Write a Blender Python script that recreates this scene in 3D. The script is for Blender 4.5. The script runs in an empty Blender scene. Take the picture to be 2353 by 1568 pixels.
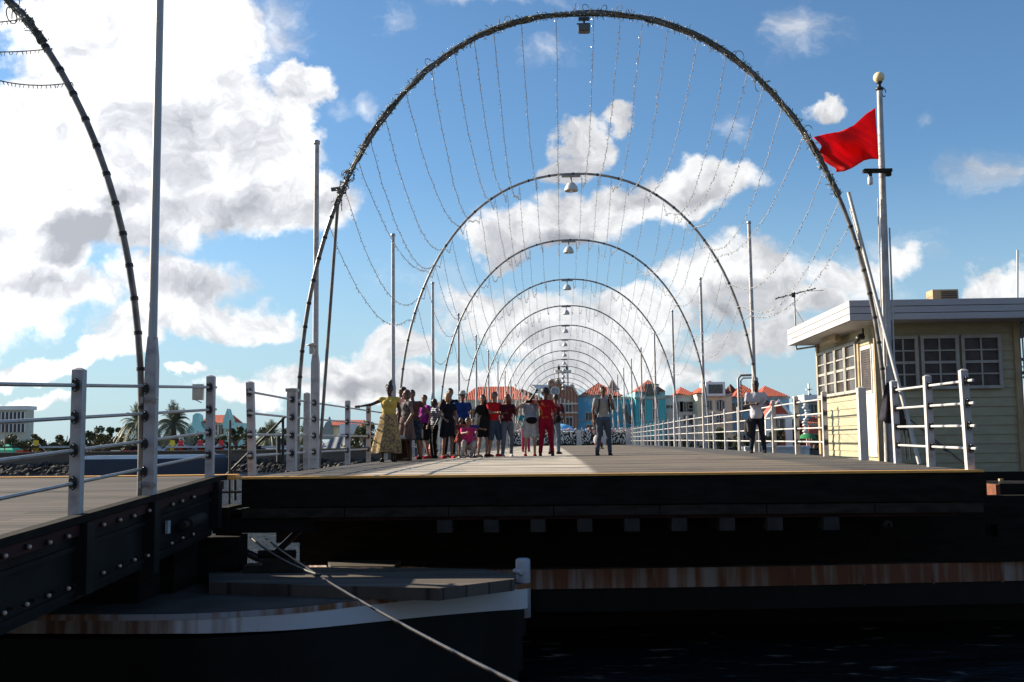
import bpy, bmesh, math, random
from mathutils import Vector, Matrix, Euler, noise as mnoise
from math import radians as R, sin, cos, pi
random.seed(7)
sc = bpy.context.scene
# ------------------------------------------------------------------ camera
CAM_H = 2.8; PITCH = R(5.39); ROLL = R(0.65); TH = R(2.62); FPX = 2400.0
cd = bpy.data.cameras.new('camera'); cam = bpy.data.objects.new('camera', cd)
sc.collection.objects.link(cam); sc.camera = cam
cd.sensor_width = 36.0; cd.lens = FPX/2353*36; cd.clip_start = 0.1; cd.clip_end = 6000
cam.matrix_world = Matrix.Translation((0,0,CAM_H)) @ Matrix.Rotation(R(90)+PITCH,4,'X') @ Matrix.Rotation(-ROLL,4,'Z')
# ------------------------------------------------------------------ sky and sun
SUN_AZ, SUN_EL = R(-66), R(23.5)          # azimuth from +Y, negative = to the left
EXPO = 1.2
w = bpy.data.worlds.new('World'); sc.world = w; w.use_nodes = True
NT = w.node_tree; NT.nodes.clear()
def N(t, **k):
    n = NT.nodes.new(t)
    for a,b in k.items(): setattr(n,a,b)
    return n
def L(a,b): NT.links.new(a,b)
def M(op,a,b=None,c=None,clamp=False):
    n=N('ShaderNodeMath',operation=op); n.use_clamp=clamp
    for i,v in enumerate((a,b,c)):
        if v is None: continue
        if isinstance(v,(int,float)): n.inputs[i].default_value=v
        else: L(v,n.inputs[i])
    return n.outputs[0]
def VM(op,a,b=None):
    n=N('ShaderNodeVectorMath',operation=op)
    for i,v in enumerate((a,b)):
        if v is None: continue
        if isinstance(v,tuple): n.inputs[i].default_value=v
        else: L(v,n.inputs[i])
    return n.outputs['Value'] if op=='LENGTH' else n.outputs[0]
sky=N('ShaderNodeTexSky',sky_type='NISHITA',sun_disc=False,sun_elevation=SUN_EL,sun_rotation=SUN_AZ)
sky.air_density=1.0; sky.dust_density=0.6; sky.ozone_density=2.2
tc=N('ShaderNodeTexCoord'); sep=N('ShaderNodeSeparateXYZ'); L(tc.outputs['Generated'],sep.inputs[0])
ay=M('MAXIMUM',M('ABSOLUTE',sep.outputs[1]),0.12)
cmb=N('ShaderNodeCombineXYZ'); L(M('DIVIDE',sep.outputs[0],ay),cmb.inputs[0]); L(M('DIVIDE',sep.outputs[2],ay),cmb.inputs[1])
pq=cmb.outputs[0]
def wnoise(v,scale,detail,off=(0,0,0),rough=.55):
    n=N('ShaderNodeTexNoise'); n.inputs['Scale'].default_value=scale; n.inputs['Detail'].default_value=detail
    n.inputs['Roughness'].default_value=rough
    L(VM('ADD',v,off),n.inputs['Vector']); return n
def sstep(v,a,b,lo=0.,hi=1.):
    n=N('ShaderNodeMapRange',interpolation_type='SMOOTHSTEP'); L(v,n.inputs['Value'])
    for i,x in zip(('From Min','From Max','To Min','To Max'),(a,b,lo,hi)): n.inputs[i].default_value=x
    return n.outputs[0]
dn=wnoise(pq,5.5,6)
dist=VM('MULTIPLY',VM('SUBTRACT',dn.outputs['Color'],(.5,.5,.5)),(.13,.10,0))
dn2=wnoise(pq,19,6,(4,4,0))
dist=VM('ADD',dist,VM('MULTIPLY',VM('SUBTRACT',dn2.outputs['Color'],(.5,.5,.5)),(.05,.05,0)))
pd=VM('ADD',pq,dist)
_c,_s=cos(ROLL),sin(ROLL)
def skyxy(vx,vy):
    a=(vx-1176.5)/FPX; b=-(vy-784)/FPX
    x=a*_c+b*_s; y=-a*_s+b*_c
    ry=cos(PITCH)-y*sin(PITCH); rz=sin(PITCH)+y*cos(PITCH)
    return x/ry, rz/ry
BL=[(330,60,330,150,1.5),(60,10,90,50,.8),(150,330,260,190,1.6),(430,250,230,170,1.5),(600,330,150,130,1.2),(690,175,95,70,1.3),(660,240,80,60,1.),(250,470,420,120,1.4),
(620,480,190,85,1.2),(40,560,170,130,1.3),(110,680,180,60,.95),(400,640,180,70,1.0),(420,720,230,62,1.1),(600,740,120,44,.95),(300,790,110,46,1.1),(90,825,150,34,1.0),
(600,895,150,34,.9),(458,852,48,18,.9),(90,905,180,24,.7),(850,840,120,58,1.2),(940,800,75,44,1.),(870,895,200,40,.9),
(1290,530,200,70,1.3),(1130,575,110,40,1.0),(1370,480,140,55,1.1),(1345,330,66,62,1.25),(1335,380,60,40,1.),(1405,262,40,40,.8),(1600,425,150,50,.9),(1500,480,110,50,1.0),
(1700,640,170,70,.8),(1720,775,170,50,.9),(1950,640,130,62,.75),(2080,600,70,44,.6),(1190,750,180,60,1.),(1340,770,240,80,1.),(1450,710,160,58,.95),
(1915,240,76,36,.95),(2285,660,100,50,1.15),(1820,700,200,60,.55),(1250,865,470,40,.95),(1960,770,150,40,.7),(1560,640,110,40,.55),(1060,700,120,60,.5),(700,860,120,30,.6),
(-500,500,700,400,1.5),(3100,300,500,180,.9),(3000,760,500,90,.9),(-900,-800,900,500,1.),(1800,-900,600,260,.8)]
WS=[(640,60,140,110,.8),(1840,50,110,110,.8),(1130,0,190,44,.9),(1235,115,110,44,.75),(2270,400,130,50,.8),(830,250,44,34,.9),(880,70,80,60,.6),(2160,285,34,36,.6),(1000,700,130,90,.4),(780,250,40,40,.6),(2050,560,160,70,.5),(1640,290,40,40,.5),(1900,690,240,110,.6)]
GB=[(430,255,190,50,.6),(350,300,250,60,.35),(560,500,230,56,.7),(170,560,260,50,.8),(300,470,200,60,.3),(480,655,190,50,.7),(130,655,130,30,.6),(1330,590,260,50,.5),(1560,460,150,34,.4),(1700,690,180,40,.5),(860,885,140,30,.45),(330,400,120,50,.35),(1220,770,120,30,.3)]
def field(lst,k=1.0):
    f=None
    for (x,y,rx,ry,a) in lst:
        cx,cy=skyxy(x,y)
        d=VM('MULTIPLY',VM('SUBTRACT',pd,(cx,cy,0)),(FPX/(rx*k),FPX/(ry*k),0))
        t=M('MULTIPLY_ADD',VM('LENGTH',d),-a,a)
        f=t if f is None else M('MAXIMUM',f,t)
    return f
n1=wnoise(pq,8,12,(3.1,1.7,0),.70).outputs['Fac']
nn=M('MULTIPLY',M('SUBTRACT',n1,.5),1.5)
fld=M('ADD',field(BL,1.12),nn)
dens=sstep(fld,.02,.36)
wn_=wnoise(VM('MULTIPLY',pd,(1,1.6,1)),11,10,(1.1,5.7,0),.65).outputs['Fac']
wisp=M('MULTIPLY',sstep(M('ADD',field(WS,1.15),M('MULTIPLY',M('SUBTRACT',wn_,.5),2.2)),.1,1.1),.75)
dens=M('MAXIMUM',dens,wisp)
s1=wnoise(pd,7.5,9,(8,2,0),.6).outputs['Fac']
s2=wnoise(pd,7.5,9,(8+.03,2-.035,0),.6).outputs['Fac']
gr=M('MAXIMUM',field(GB,1.25),0.)
s3=wnoise(pd,22,8,(2,3,0),.6).outputs['Fac']; s4=wnoise(pd,22,8,(2+.012,3-.014,0),.6).outputs['Fac']
lit=M('ADD',M('ADD',M('MULTIPLY',M('SUBTRACT',s2,s1),2.4),M('MULTIPLY',M('SUBTRACT',s4,s3),1.5)),.80)
lit=M('SUBTRACT',lit,M('MULTIPLY',gr,M('ADD',M('MULTIPLY',n1,.45),1.0)))
sd=(sin(SUN_AZ)*cos(SUN_EL),cos(SUN_AZ)*cos(SUN_EL),sin(SUN_EL))
dp=N('ShaderNodeVectorMath',operation='DOT_PRODUCT'); L(tc.outputs['Generated'],dp.inputs[0]); dp.inputs[1].default_value=sd
near=sstep(dp.outputs['Value'],.35,.85)
lit=M('ADD',lit,M('MULTIPLY',near,.06))
cr=N('ShaderNodeValToRGB'); L(M('ADD',lit,0,clamp=True),cr.inputs[0])
K=.51
cr.color_ramp.elements[0].position=0.; cr.color_ramp.elements[0].color=(.42*K,.43*K,.47*K,1)
cr.color_ramp.elements[1].position=1.; cr.color_ramp.elements[1].color=(1.12*K,1.12*K,1.12*K,1)
e=cr.color_ramp.elements.new(.5); e.color=(.70*K,.71*K,.74*K,1)
bs=N('ShaderNodeVectorMath',operation='SCALE'); L(sky.outputs[0],bs.inputs[0]); bs.inputs['Scale'].default_value=.061
tint=N('ShaderNodeVectorMath',operation='MULTIPLY'); L(bs.outputs[0],tint.inputs[0]); tint.inputs[1].default_value=(.68,.92,1.08)
mx=N('ShaderNodeMix',data_type='RGBA'); L(M('MULTIPLY',dens,.96),mx.inputs[0]); hz=N('ShaderNodeMix',data_type='RGBA'); L(sstep(sep.outputs[2],.0,.27,.75,0.),hz.inputs[0]); L(tint.outputs[0],hz.inputs[6]); hz.inputs[7].default_value=(.215,.295,.352,1)
L(hz.outputs[2],mx.inputs[6]); cs_=N('ShaderNodeVectorMath',operation='SCALE'); L(cr.outputs[0],cs_.inputs[0]); L(M('MULTIPLY_ADD',near,.32,.78),cs_.inputs['Scale']); L(cs_.outputs[0],mx.inputs[7])
bg=N('ShaderNodeBackground'); L(mx.outputs[2],bg.inputs[0]); bg.inputs[1].default_value=1.0
wo=N('ShaderNodeOutputWorld'); L(bg.outputs[0],wo.inputs[0])
w.cycles.sampling_method='MANUAL'; w.cycles.sample_map_resolution=512
sl=bpy.data.lights.new('sun','SUN'); sl.energy=4.9; sl.angle=R(.5); sl.color=(1,.88,.70)
so=bpy.data.objects.new('sun',sl); sc.collection.objects.link(so)
so.rotation_euler=Vector((-sd[0],-sd[1],-sd[2])).to_track_quat('-Z','Y').to_euler()
sc.view_settings.view_transform='Standard'; sc.view_settings.look='None'; sc.view_settings.exposure=EXPO; sc.view_settings.gamma=1
# ------------------------------------------------------------------ helpers
C=sc.collection
def wb(u,s,z):                      # bridge frame (across, along, height) -> world
    c,t=cos(TH),sin(TH); return Vector((u*c+s*t,-u*t+s*c,z))
def at(vx,vy,Y):                    # a point at distance Y seen at (vx,vy)
    p,q=skyxy(vx,vy); return Vector((p*Y,Y,CAM_H+q*Y))
def PX(Y): return Y/FPX
DK=2.36
def deck(u,s):                      # deck height over the water
    k=min(1,max(0,(u+4)/9)); m=min(1,max(0,(s-12.9)/8)); far=min(1,max(0,(s-45)/40))
    return DK+.06*k*m*(1-far)-.04*far
class MB:
    def __init__(s): s.v=[]; s.f=[]; s.m=[]; s.cur=0; s.sm=[]
    def add(s,vs,fs,smooth=False):
        o=len(s.v); s.v+= [tuple(v) for v in vs]
        for q in fs: s.f.append([i+o for i in q]); s.m.append(s.cur); s.sm.append(smooth)
        return s
    def box(s,c,d,rz=0,M4=None):
        hx,hy,hz=d[0]/2,d[1]/2,d[2]/2; vs=[]
        cr_,sr=cos(rz),sin(rz)
        for z in (-hz,hz):
            for x,y in ((-hx,-hy),(hx,-hy),(hx,hy),(-hx,hy)):
                v=Vector((x*cr_-y*sr,x*sr+y*cr_,z))
                if M4: v=M4@v
                vs.append((v[0]+c[0],v[1]+c[1],v[2]+c[2]))
        return s.add(vs,[(3,2,1,0),(4,5,6,7),(0,1,5,4),(1,2,6,5),(2,3,7,6),(3,0,4,7)])
    def b2(s,x0,x1,y0,y1,z0,z1): return s.box(((x0+x1)/2,(y0+y1)/2,(z0+z1)/2),(x1-x0,y1-y0,z1-z0))
    def tube(s,pts,r,n=8,cap=True,smooth=True):
        pts=[Vector(p) for p in pts]; vs=[]; fs=[]; m=len(pts)
        up=None
        for i,p in enumerate(pts):
            t=(pts[min(i+1,m-1)]-pts[max(i-1,0)])
            if t.length<1e-9: t=Vector((0,0,1))
            t.normalize()
            if up is None:
                a=Vector((0,0,1)) if abs(t.z)<.9 else Vector((0,1,0)); up=t.cross(a).normalized()
            else:
                up=(up-t*up.dot(t)); up.normalize()
            w_=t.cross(up); rr=r[i] if isinstance(r,(list,tuple)) else r
            for k in range(n):
                a=2*pi*k/n; vs.append(p+up*cos(a)*rr+w_*sin(a)*rr)
        for i in range(m-1):
            for k in range(n):
                fs.append((i*n+k,i*n+(k+1)%n,(i+1)*n+(k+1)%n,(i+1)*n+k))
        s.add(vs,fs,smooth)
        if cap: s.add(vs[:n],[tuple(range(n))[::-1]]); s.add(vs[-n:],[tuple(range(n))])
        return s
    def lathe(s,c,prof,n=16,smooth=True,sx=1,sy=1):
        vs=[];fs=[]
        for (r,z) in prof:
            for k in range(n):
                a=2*pi*k/n; vs.append((c[0]+cos(a)*r*sx,c[1]+sin(a)*r*sy,c[2]+z))
        for i in range(len(prof)-1):
            for k in range(n): fs.append((i*n+k,i*n+(k+1)%n,(i+1)*n+(k+1)%n,(i+1)*n+k))
        return s.add(vs,fs,smooth)
    def ball(s,c,r,n=10,m=6,M3=None):
        if isinstance(r,(int,float)): r=(r,r,r)
        vs=[];fs=[]
        for i in range(m+1):
            t=pi*i/m
            for k in range(n):
                a=2*pi*k/n; v=Vector((sin(t)*cos(a)*r[0],sin(t)*sin(a)*r[1],cos(t)*r[2]))
                if M3: v=M3@v
                vs.append(v+Vector(c))
        for i in range(m):
            for k in range(n): fs.append((i*n+k,(i+1)*n+k,(i+1)*n+(k+1)%n,i*n+(k+1)%n))
        return s.add(vs,fs,True)
    def cap(s,a,b,ra,rb,n=10):       # tapered capsule
        a=Vector(a);b=Vector(b);d=(b-a); Ld=d.length
        if Ld<1e-6: return s.ball(a,ra)
        d.normalize(); q=[];rr=[]
        for t in (-1,-.8,-.45,0): q.append(a+d*ra*t); rr.append(ra*math.sqrt(max(1-t*t,.001)))
        for t in (0,.45,.8,1): q.append(b+d*rb*t); rr.append(rb*math.sqrt(max(1-t*t,.001)))
        return s.tube(q,rr,n)
    def prism(s,poly,y0,y1,flip=False):   # polygon in x,z extruded along y
        n=len(poly); vs=[(p[0],y0,p[1]) for p in poly]+[(p[0],y1,p[1]) for p in poly]
        fs=[tuple(range(n)),tuple(range(2*n-1,n-1,-1))]+[(i,i+n,(i+1)%n+n,(i+1)%n) for i in range(n)]
        return s.add(vs,fs)
    def slab(s,poly,z0,z1):               # polygon in x,y between z0 and z1 (z may be per vertex lists)
        n=len(poly); vs=[(p[0],p[1],z0) for p in poly]+[(p[0],p[1],z1) for p in poly]
        fs=[tuple(range(n))[::-1],tuple(range(n,2*n))]+[(i,(i+1)%n,(i+1)%n+n,i+n) for i in range(n)]
        return s.add(vs,fs)
    def mesh(s,name,mats):
        me=bpy.data.meshes.new(name); me.from_pydata(s.v,[],s.f)
        for m_ in (mats if isinstance(mats,(list,tuple)) else [mats]): me.materials.append(m_)
        me.polygons.foreach_set('material_index',s.m); me.polygons.foreach_set('use_smooth',s.sm)
        bm=bmesh.new(); bm.from_mesh(me); bmesh.ops.recalc_face_normals(bm,faces=bm.faces); bm.to_mesh(me); bm.free()
        me.update(); return me
    def build(s,name,mats,parent=None,loc=(0,0,0),rz=0):
        o=bpy.data.objects.new(name,s.mesh(name,mats)); C.objects.link(o)
        o.location=loc; o.rotation_euler=(0,0,rz)
        if parent is not None: o.parent=parent
        return o
def tag(o,label=None,cat=None,group=None,kind=None):
    if label: o['label']=label
    if cat: o['category']=cat
    if group: o['group']=group
    if kind: o['kind']=kind
    return o
def thing(name,label,cat,loc=(0,0,0),rz=0,group=None):
    o=bpy.data.objects.new(name,None); C.objects.link(o); o.location=loc; o.rotation_euler=(0,0,rz); o.empty_display_size=.2
    return tag(o,label,cat,group)
def copy_tree(o,parent=None):
    c=o.copy(); C.objects.link(c); c.parent=parent
    for ch in list(o.children): copy_tree(ch,c)
    return c
BR=-TH   # world rotation of the bridge frame
# ------------------------------------------------------------------ materials
def newmat(name):
    m=bpy.data.materials.new(name); m.use_nodes=True; nt=m.node_tree; nt.nodes.clear()
    o=nt.nodes.new('ShaderNodeOutputMaterial'); b=nt.nodes.new('ShaderNodeBsdfPrincipled'); nt.links.new(b.outputs[0],o.inputs[0])
    return m,nt,b
def mat(name,col,rough=.6,var=.18,scale=6,metal=0,bump=0,col2=None,stretch=(1,1,1),spec=.5,thr=None):
    m,nt,b=newmat(name); g=nt.nodes.new
    t=g('ShaderNodeTexCoord'); mp=g('ShaderNodeMapping'); mp.inputs['Scale'].default_value=stretch; nt.links.new(t.outputs['Object'],mp.inputs[0])
    n=g('ShaderNodeTexNoise'); n.inputs['Scale'].default_value=scale; n.inputs['Detail'].default_value=5; nt.links.new(mp.outputs[0],n.inputs[0])
    r=g('ShaderNodeValToRGB'); nt.links.new(n.outputs['Fac'],r.inputs[0])
    lo,hi=(.32,.68) if thr is None else thr
    r.color_ramp.elements[0].position=lo; r.color_ramp.elements[1].position=hi
    c2=col2 if col2 else tuple(c*(1-var) for c in col)
    c1=col if col2 else tuple(min(1,c*(1+var)) for c in col)
    r.color_ramp.elements[0].color=(*c2,1); r.color_ramp.elements[1].color=(*c1,1)
    nt.links.new(r.outputs[0],b.inputs['Base Color'])
    b.inputs['Roughness'].default_value=rough; b.inputs['Metallic'].default_value=metal; b.inputs['Specular IOR Level'].default_value=spec
    if bump:
        bp=g('ShaderNodeBump'); bp.inputs['Strength'].default_value=bump; bp.inputs['Distance'].default_value=.02
        nt.links.new(n.outputs['Fac'],bp.inputs['Height']); nt.links.new(bp.outputs[0],b.inputs['Normal'])
    return m
def rust_paint(name,paint,rust=(.20,.07,.025),amt=.5,sx=7,sz=.8):
    m,nt,b=newmat(name); g=nt.nodes.new
    t=g('ShaderNodeTexCoord'); mp=g('ShaderNodeMapping'); mp.inputs['Scale'].default_value=(sx,sx,sz); nt.links.new(t.outputs['Object'],mp.inputs[0])
    n=g('ShaderNodeTexNoise'); n.inputs['Scale'].default_value=1; n.inputs['Detail'].default_value=8; nt.links.new(mp.outputs[0],n.inputs[0])
    n2=g('ShaderNodeTexNoise'); n2.inputs['Scale'].default_value=.55; n2.inputs['Detail'].default_value=3; nt.links.new(t.outputs['Object'],n2.inputs[0])
    ad=g('ShaderNodeMath'); ad.operation='ADD'; nt.links.new(n.outputs['Fac'],ad.inputs[0]); nt.links.new(n2.outputs['Fac'],ad.inputs[1])
    r=g('ShaderNodeValToRGB'); nt.links.new(ad.outputs[0],r.inputs[0])
    r.color_ramp.elements[0].position=1.25-amt*.5; r.color_ramp.elements[0].color=(*paint,1)
    r.color_ramp.elements[1].position=1.33-amt*.5; r.color_ramp.elements[1].color=(*rust,1)
    e=r.color_ramp.elements.new(1.0-amt*.3 if 1.0-amt*.3<1 else .9); e.color=(paint[0]*.8,paint[1]*.7,paint[2]*.62,1)
    for q in r.color_ramp.elements: q.position=min(1,q.position)
    # ramp works on 0..1, so halve the sum
    h=g('ShaderNodeMath'); h.operation='MULTIPLY'; h.inputs[1].default_value=.5; nt.links.new(ad.outputs[0],h.inputs[0]); nt.links.new(h.outputs[0],r.inputs[0])
    es=sorted(r.color_ramp.elements,key=lambda q:q.position)
    es[0].position=.50-amt*.16; es[0].color=(*paint,1)
    es[1].position=.53-amt*.16+.03; es[1].color=(paint[0]*.72,paint[1]*.5,paint[2]*.38,1)
    es[2].position=.60-amt*.12; es[2].color=(*rust,1)
    nt.links.new(r.outputs[0],b.inputs['Base Color']); b.inputs['Roughness'].default_value=.75
    return m
def boards(name,cols,bw=.2,along='y',rough=.75,lanes=False,len_=4.):
    m,nt,b=newmat(name); g=nt.nodes.new; lk=nt.links.new
    t=g('ShaderNodeTexCoord'); sp=g('ShaderNodeSeparateXYZ'); lk(t.outputs['Object'],sp.inputs[0])
    a,c_=(sp.outputs[1],sp.outputs[0]) if along=='y' else ((sp.outputs[0],sp.outputs[1]) if along=='x' else (sp.outputs[2],sp.outputs[0]))
    def mm(op,x,y=None,z=None):
        n=g('ShaderNodeMath'); n.operation=op
        for i,v in enumerate((x,y,z)):
            if v is None: continue
            if isinstance(v,(int,float)): n.inputs[i].default_value=v
            else: lk(v,n.inputs[i])
        return n.outputs[0]
    def ss(v,lo,hi):
        n=g('ShaderNodeMapRange'); n.interpolation_type='SMOOTHSTEP'; lk(v,n.inputs['Value']); n.inputs['From Min'].default_value=lo; n.inputs['From Max'].default_value=hi; return n.outputs[0]
    row=mm('FLOOR',mm('DIVIDE',a,bw)); fr=mm('FRACT',mm('DIVIDE',a,bw))
    wn=g('ShaderNodeTexWhiteNoise'); wn.noise_dimensions='2D'
    co=g('ShaderNodeCombineXYZ'); lk(row,co.inputs[0]); lk(mm('FLOOR',mm('DIVIDE',mm('ADD',c_,mm('MULTIPLY',row,1.37)),len_)),co.inputs[1]); lk(co.outputs[0],wn.inputs['Vector'])
    gm=g('ShaderNodeMapping'); gm.inputs['Scale'].default_value=(1.2,14,1.2) if along=='y' else ((14,1.2,1.2) if along=='x' else (1.2,1.2,14))
    lk(t.outputs['Object'],gm.inputs[0]); gn=g('ShaderNodeTexNoise'); gn.inputs['Scale'].default_value=2.2; gn.inputs['Detail'].default_value=6; lk(gm.outputs[0],gn.inputs[0])
    big=g('ShaderNodeTexNoise'); big.inputs['Scale'].default_value=.7; big.inputs['Detail'].default_value=4; lk(t.outputs['Object'],big.inputs[0])
    sm_=g('ShaderNodeMapping'); sm_.inputs['Scale'].default_value=(.16,1.9,.3) if along=='y' else ((1.9,.16,.3) if along=='x' else (.2,.2,2)); lk(t.outputs['Object'],sm_.inputs[0])
    st=g('ShaderNodeTexNoise'); st.inputs['Scale'].default_value=1.0; st.inputs['Detail'].default_value=5; st.inputs['Roughness'].default_value=.7; lk(sm_.outputs[0],st.inputs[0])
    v=mm('ADD',mm('ADD',mm('MULTIPLY',wn.outputs['Value'],.45),mm('MULTIPLY',ss(st.outputs['Fac'],.36,.58),.55)),mm('MULTIPLY',mm('SUBTRACT',gn.outputs['Fac'],.5),.2))
    v=mm('ADD',v,mm('ADD',mm('MULTIPLY',wn.outputs['Value'],.15),mm('ADD',mm('MULTIPLY',gn.outputs['Fac'],.25),mm('MULTIPLY',big.outputs['Fac'],.35))))
    val=mm('ADD',mm('MULTIPLY',v,.95),.08)
    seam=mm('MULTIPLY',ss(fr,0,.07),mm('SUBTRACT',1,ss(fr,.93,1)))
    val=mm('MULTIPLY',val,mm('ADD',mm('MULTIPLY',seam,.6),.4))
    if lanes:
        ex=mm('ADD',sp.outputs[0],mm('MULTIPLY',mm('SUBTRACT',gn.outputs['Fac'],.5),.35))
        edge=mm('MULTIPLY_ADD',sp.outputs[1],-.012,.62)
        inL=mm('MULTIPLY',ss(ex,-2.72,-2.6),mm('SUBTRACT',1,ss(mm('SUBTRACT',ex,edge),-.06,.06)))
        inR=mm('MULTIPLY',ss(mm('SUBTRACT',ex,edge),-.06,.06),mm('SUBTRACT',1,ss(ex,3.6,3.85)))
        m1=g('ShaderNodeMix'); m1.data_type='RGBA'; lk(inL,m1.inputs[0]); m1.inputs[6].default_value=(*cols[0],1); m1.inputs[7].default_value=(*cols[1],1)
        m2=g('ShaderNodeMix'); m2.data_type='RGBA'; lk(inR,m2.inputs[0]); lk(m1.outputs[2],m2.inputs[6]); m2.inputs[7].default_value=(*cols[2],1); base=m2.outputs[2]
    else:
        rg=g('ShaderNodeRGB'); rg.outputs[0].default_value=(*cols[0],1); base=rg.outputs[0]
    vs=g('ShaderNodeVectorMath'); vs.operation='SCALE'; lk(base,vs.inputs[0]); lk(val,vs.inputs['Scale']); lk(vs.outputs[0],b.inputs['Base Color'])
    b.inputs['Roughness'].default_value=rough; b.inputs['Specular IOR Level'].default_value=.2
    bp=g('ShaderNodeBump'); bp.inputs['Strength'].default_value=.6; bp.inputs['Distance'].default_value=.008; lk(mm('ADD',seam,mm('MULTIPLY',gn.outputs['Fac'],.4)),bp.inputs['Height']); lk(bp.outputs[0],b.inputs['Normal'])
    return m
def tiles(name,col,dark,scale=.45,ax=0):
    m,nt,b=newmat(name); g=nt.nodes.new; lk=nt.links.new
    t=g('ShaderNodeTexCoord'); wv=g('ShaderNodeTexWave'); wv.wave_type='BANDS'; wv.bands_direction='X' if ax==0 else 'Y'
    wv.inputs['Scale'].default_value=scale; wv.inputs['Distortion'].default_value=.25; wv.inputs['Detail'].default_value=2; lk(t.outputs['Object'],wv.inputs[0])
    n=g('ShaderNodeTexNoise'); n.inputs['Scale'].default_value=1.2; lk(t.outputs['Object'],n.inputs[0])
    mx=g('ShaderNodeMix'); mx.data_type='RGBA'; mx.inputs[6].default_value=(*dark,1); mx.inputs[7].default_value=(*col,1)
    r=g('ShaderNodeMapRange'); lk(wv.outputs['Fac'],r.inputs['Value']); r.inputs['From Min'].default_value=.05; r.inputs['From Max'].default_value=.45
    a=g('ShaderNodeMath'); a.operation='MULTIPLY'; lk(r.outputs[0],a.inputs[0]); 
    r2=g('ShaderNodeMapRange'); lk(n.outputs['Fac'],r2.inputs['Value']); r2.inputs['To Min'].default_value=.45; r2.inputs['To Max'].default_value=1.4
    lk(r2.outputs[0],a.inputs[1]); lk(a.outputs[0],mx.inputs[0]); lk(mx.outputs[2],b.inputs['Base Color']); b.inputs['Roughness'].default_value=.8
    bp=g('ShaderNodeBump'); bp.inputs['Distance'].default_value=.15; lk(wv.outputs['Fac'],bp.inputs['Height']); lk(bp.outputs[0],b.inputs['Normal'])
    return m
MT={}
MT['white']=mat('white_paint',(.45,.43,.43),.6,.0,9,col2=(.27,.25,.25),thr=(.25,.5),bump=.15)
MT['whiteclean']=mat('clean_white_paint',(.47,.455,.44),.5,.06,5)
MT['grime']=mat('grimy_white_paint',(.50,.49,.49),.6,0,4,col2=(.30,.27,.25),thr=(.3,.6),bump=.2)
MT['steel']=mat('galvanised_pipe',(.34,.35,.36),.42,.12,12,metal=.55)
MT['pipe']=mat('painted_pipe',(.42,.42,.41),.5,.15,10)
MT['black']=mat('black_iron',(.02,.02,.022),.45,.3,10)
MT['bolt']=mat('bolt_steel',(.6,.6,.6),.35,.1,10,metal=.8)
MT['tar']=mat('tarred_timber',(.013,.0105,.0085),.85,.35,3,stretch=(1,1,4),bump=.3,spec=.12)
MT['tar2']=mat('weathered_tarred_timber',(.030,.025,.020),.85,.4,4,stretch=(1,1,3),bump=.3,spec=.15)
MT['girder']=mat('blackened_girder',(.014,.0125,.011),.7,.4,2.5,bump=.3,spec=.2)
MT['redbrown']=mat('dark_red_paint',(.04,.012,.012),.7,.4,4,spec=.2)
MT['hull']=mat('black_hull',(.006,.006,.006),.6,.4,2,bump=.15,spec=.2)
MT['rust']=rust_paint('rusty_cream_band',(.30,.255,.23),(.17,.06,.025),.30,9,.35)
MT['rustw']=rust_paint('streaked_white_band',(.36,.36,.39),(.20,.075,.025),.12,8,.5)
MT['bulwark']=mat('white_bulwark',(.42,.42,.46),.5,.08,2,bump=.1)
MT['yellow']=mat('yellow_edge_paint',(.85,.42,.10),.6,.15,8,stretch=(1,4,4))
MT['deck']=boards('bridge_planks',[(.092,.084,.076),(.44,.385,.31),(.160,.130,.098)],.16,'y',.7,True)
MT['rdeck']=boards('ramp_planks',[(.080,.066,.054)],.16,'y',.7,False)
MT['tdeck']=boards('pontoon_planks',[(.095,.080,.068)],.2,'y',.8,False,9)
MT['lamp']=mat('lamp_shade_paint',(.50,.50,.50),.5,.15,8)
MT['wire']=mat('dark_cable',(.015,.015,.014),.6,.4,30)
MT['archm']=mat('arch_tube_paint',(.22,.20,.185),.4,.0,7,col2=(.08,.075,.07),stretch=(1,1,1))
MT['archl']=mat('grey_arch_tube',(.24,.23,.22),.42,.25,7)
MT['wrap']=mat('weathered_light_strings',(.17,.165,.13),.8,.0,22,col2=(.03,.035,.026))
MT['bulb']=mat('clear_bulb',(.80,.78,.74),.2,.1,30)
MT['string']=mat('light_string_wire',(.30,.29,.28),.5,.2,20)
MT['cream']=mat('cream_siding_paint',(.37,.338,.225),.6,.0,3.5,col2=(.30,.268,.168),stretch=(1,1,3),thr=(.25,.7),bump=.1)
MT['creamd']=mat('tan_board',(.34,.25,.14),.7,.15,4)
MT['roofw']=mat('white_fascia_paint',(.41,.40,.42),.5,.05,2)
MT['glass']=mat('dark_window_glass',(.05,.042,.036),.10,.6,2.5)
MT['curtain']=mat('window_mesh',(.045,.034,.032),.5,.5,6)
MT['red']=mat('red_flag_cloth',(.75,.004,.006),.75,.12,4)
_nt=MT['red'].node_tree; _t=_nt.nodes.new('ShaderNodeBsdfTranslucent'); _t.inputs[0].default_value=(.9,.004,.005,1); _m=_nt.nodes.new('ShaderNodeMixShader'); _m.inputs[0].default_value=.45
_o=[n for n in _nt.nodes if n.type=='OUTPUT_MATERIAL'][0]; _b=[n for n in _nt.nodes if n.type=='BSDF_PRINCIPLED'][0]
_nt.links.new(_b.outputs[0],_m.inputs[1]); _nt.links.new(_t.outputs[0],_m.inputs[2]); _nt.links.new(_m.outputs[0],_o.inputs[0])
MT['globe']=mat('globe_glass',(.82,.66,.36),.25,.06,5)
MT['concrete']=mat('quay_concrete',(.12,.095,.075),.85,.25,.4)
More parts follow.
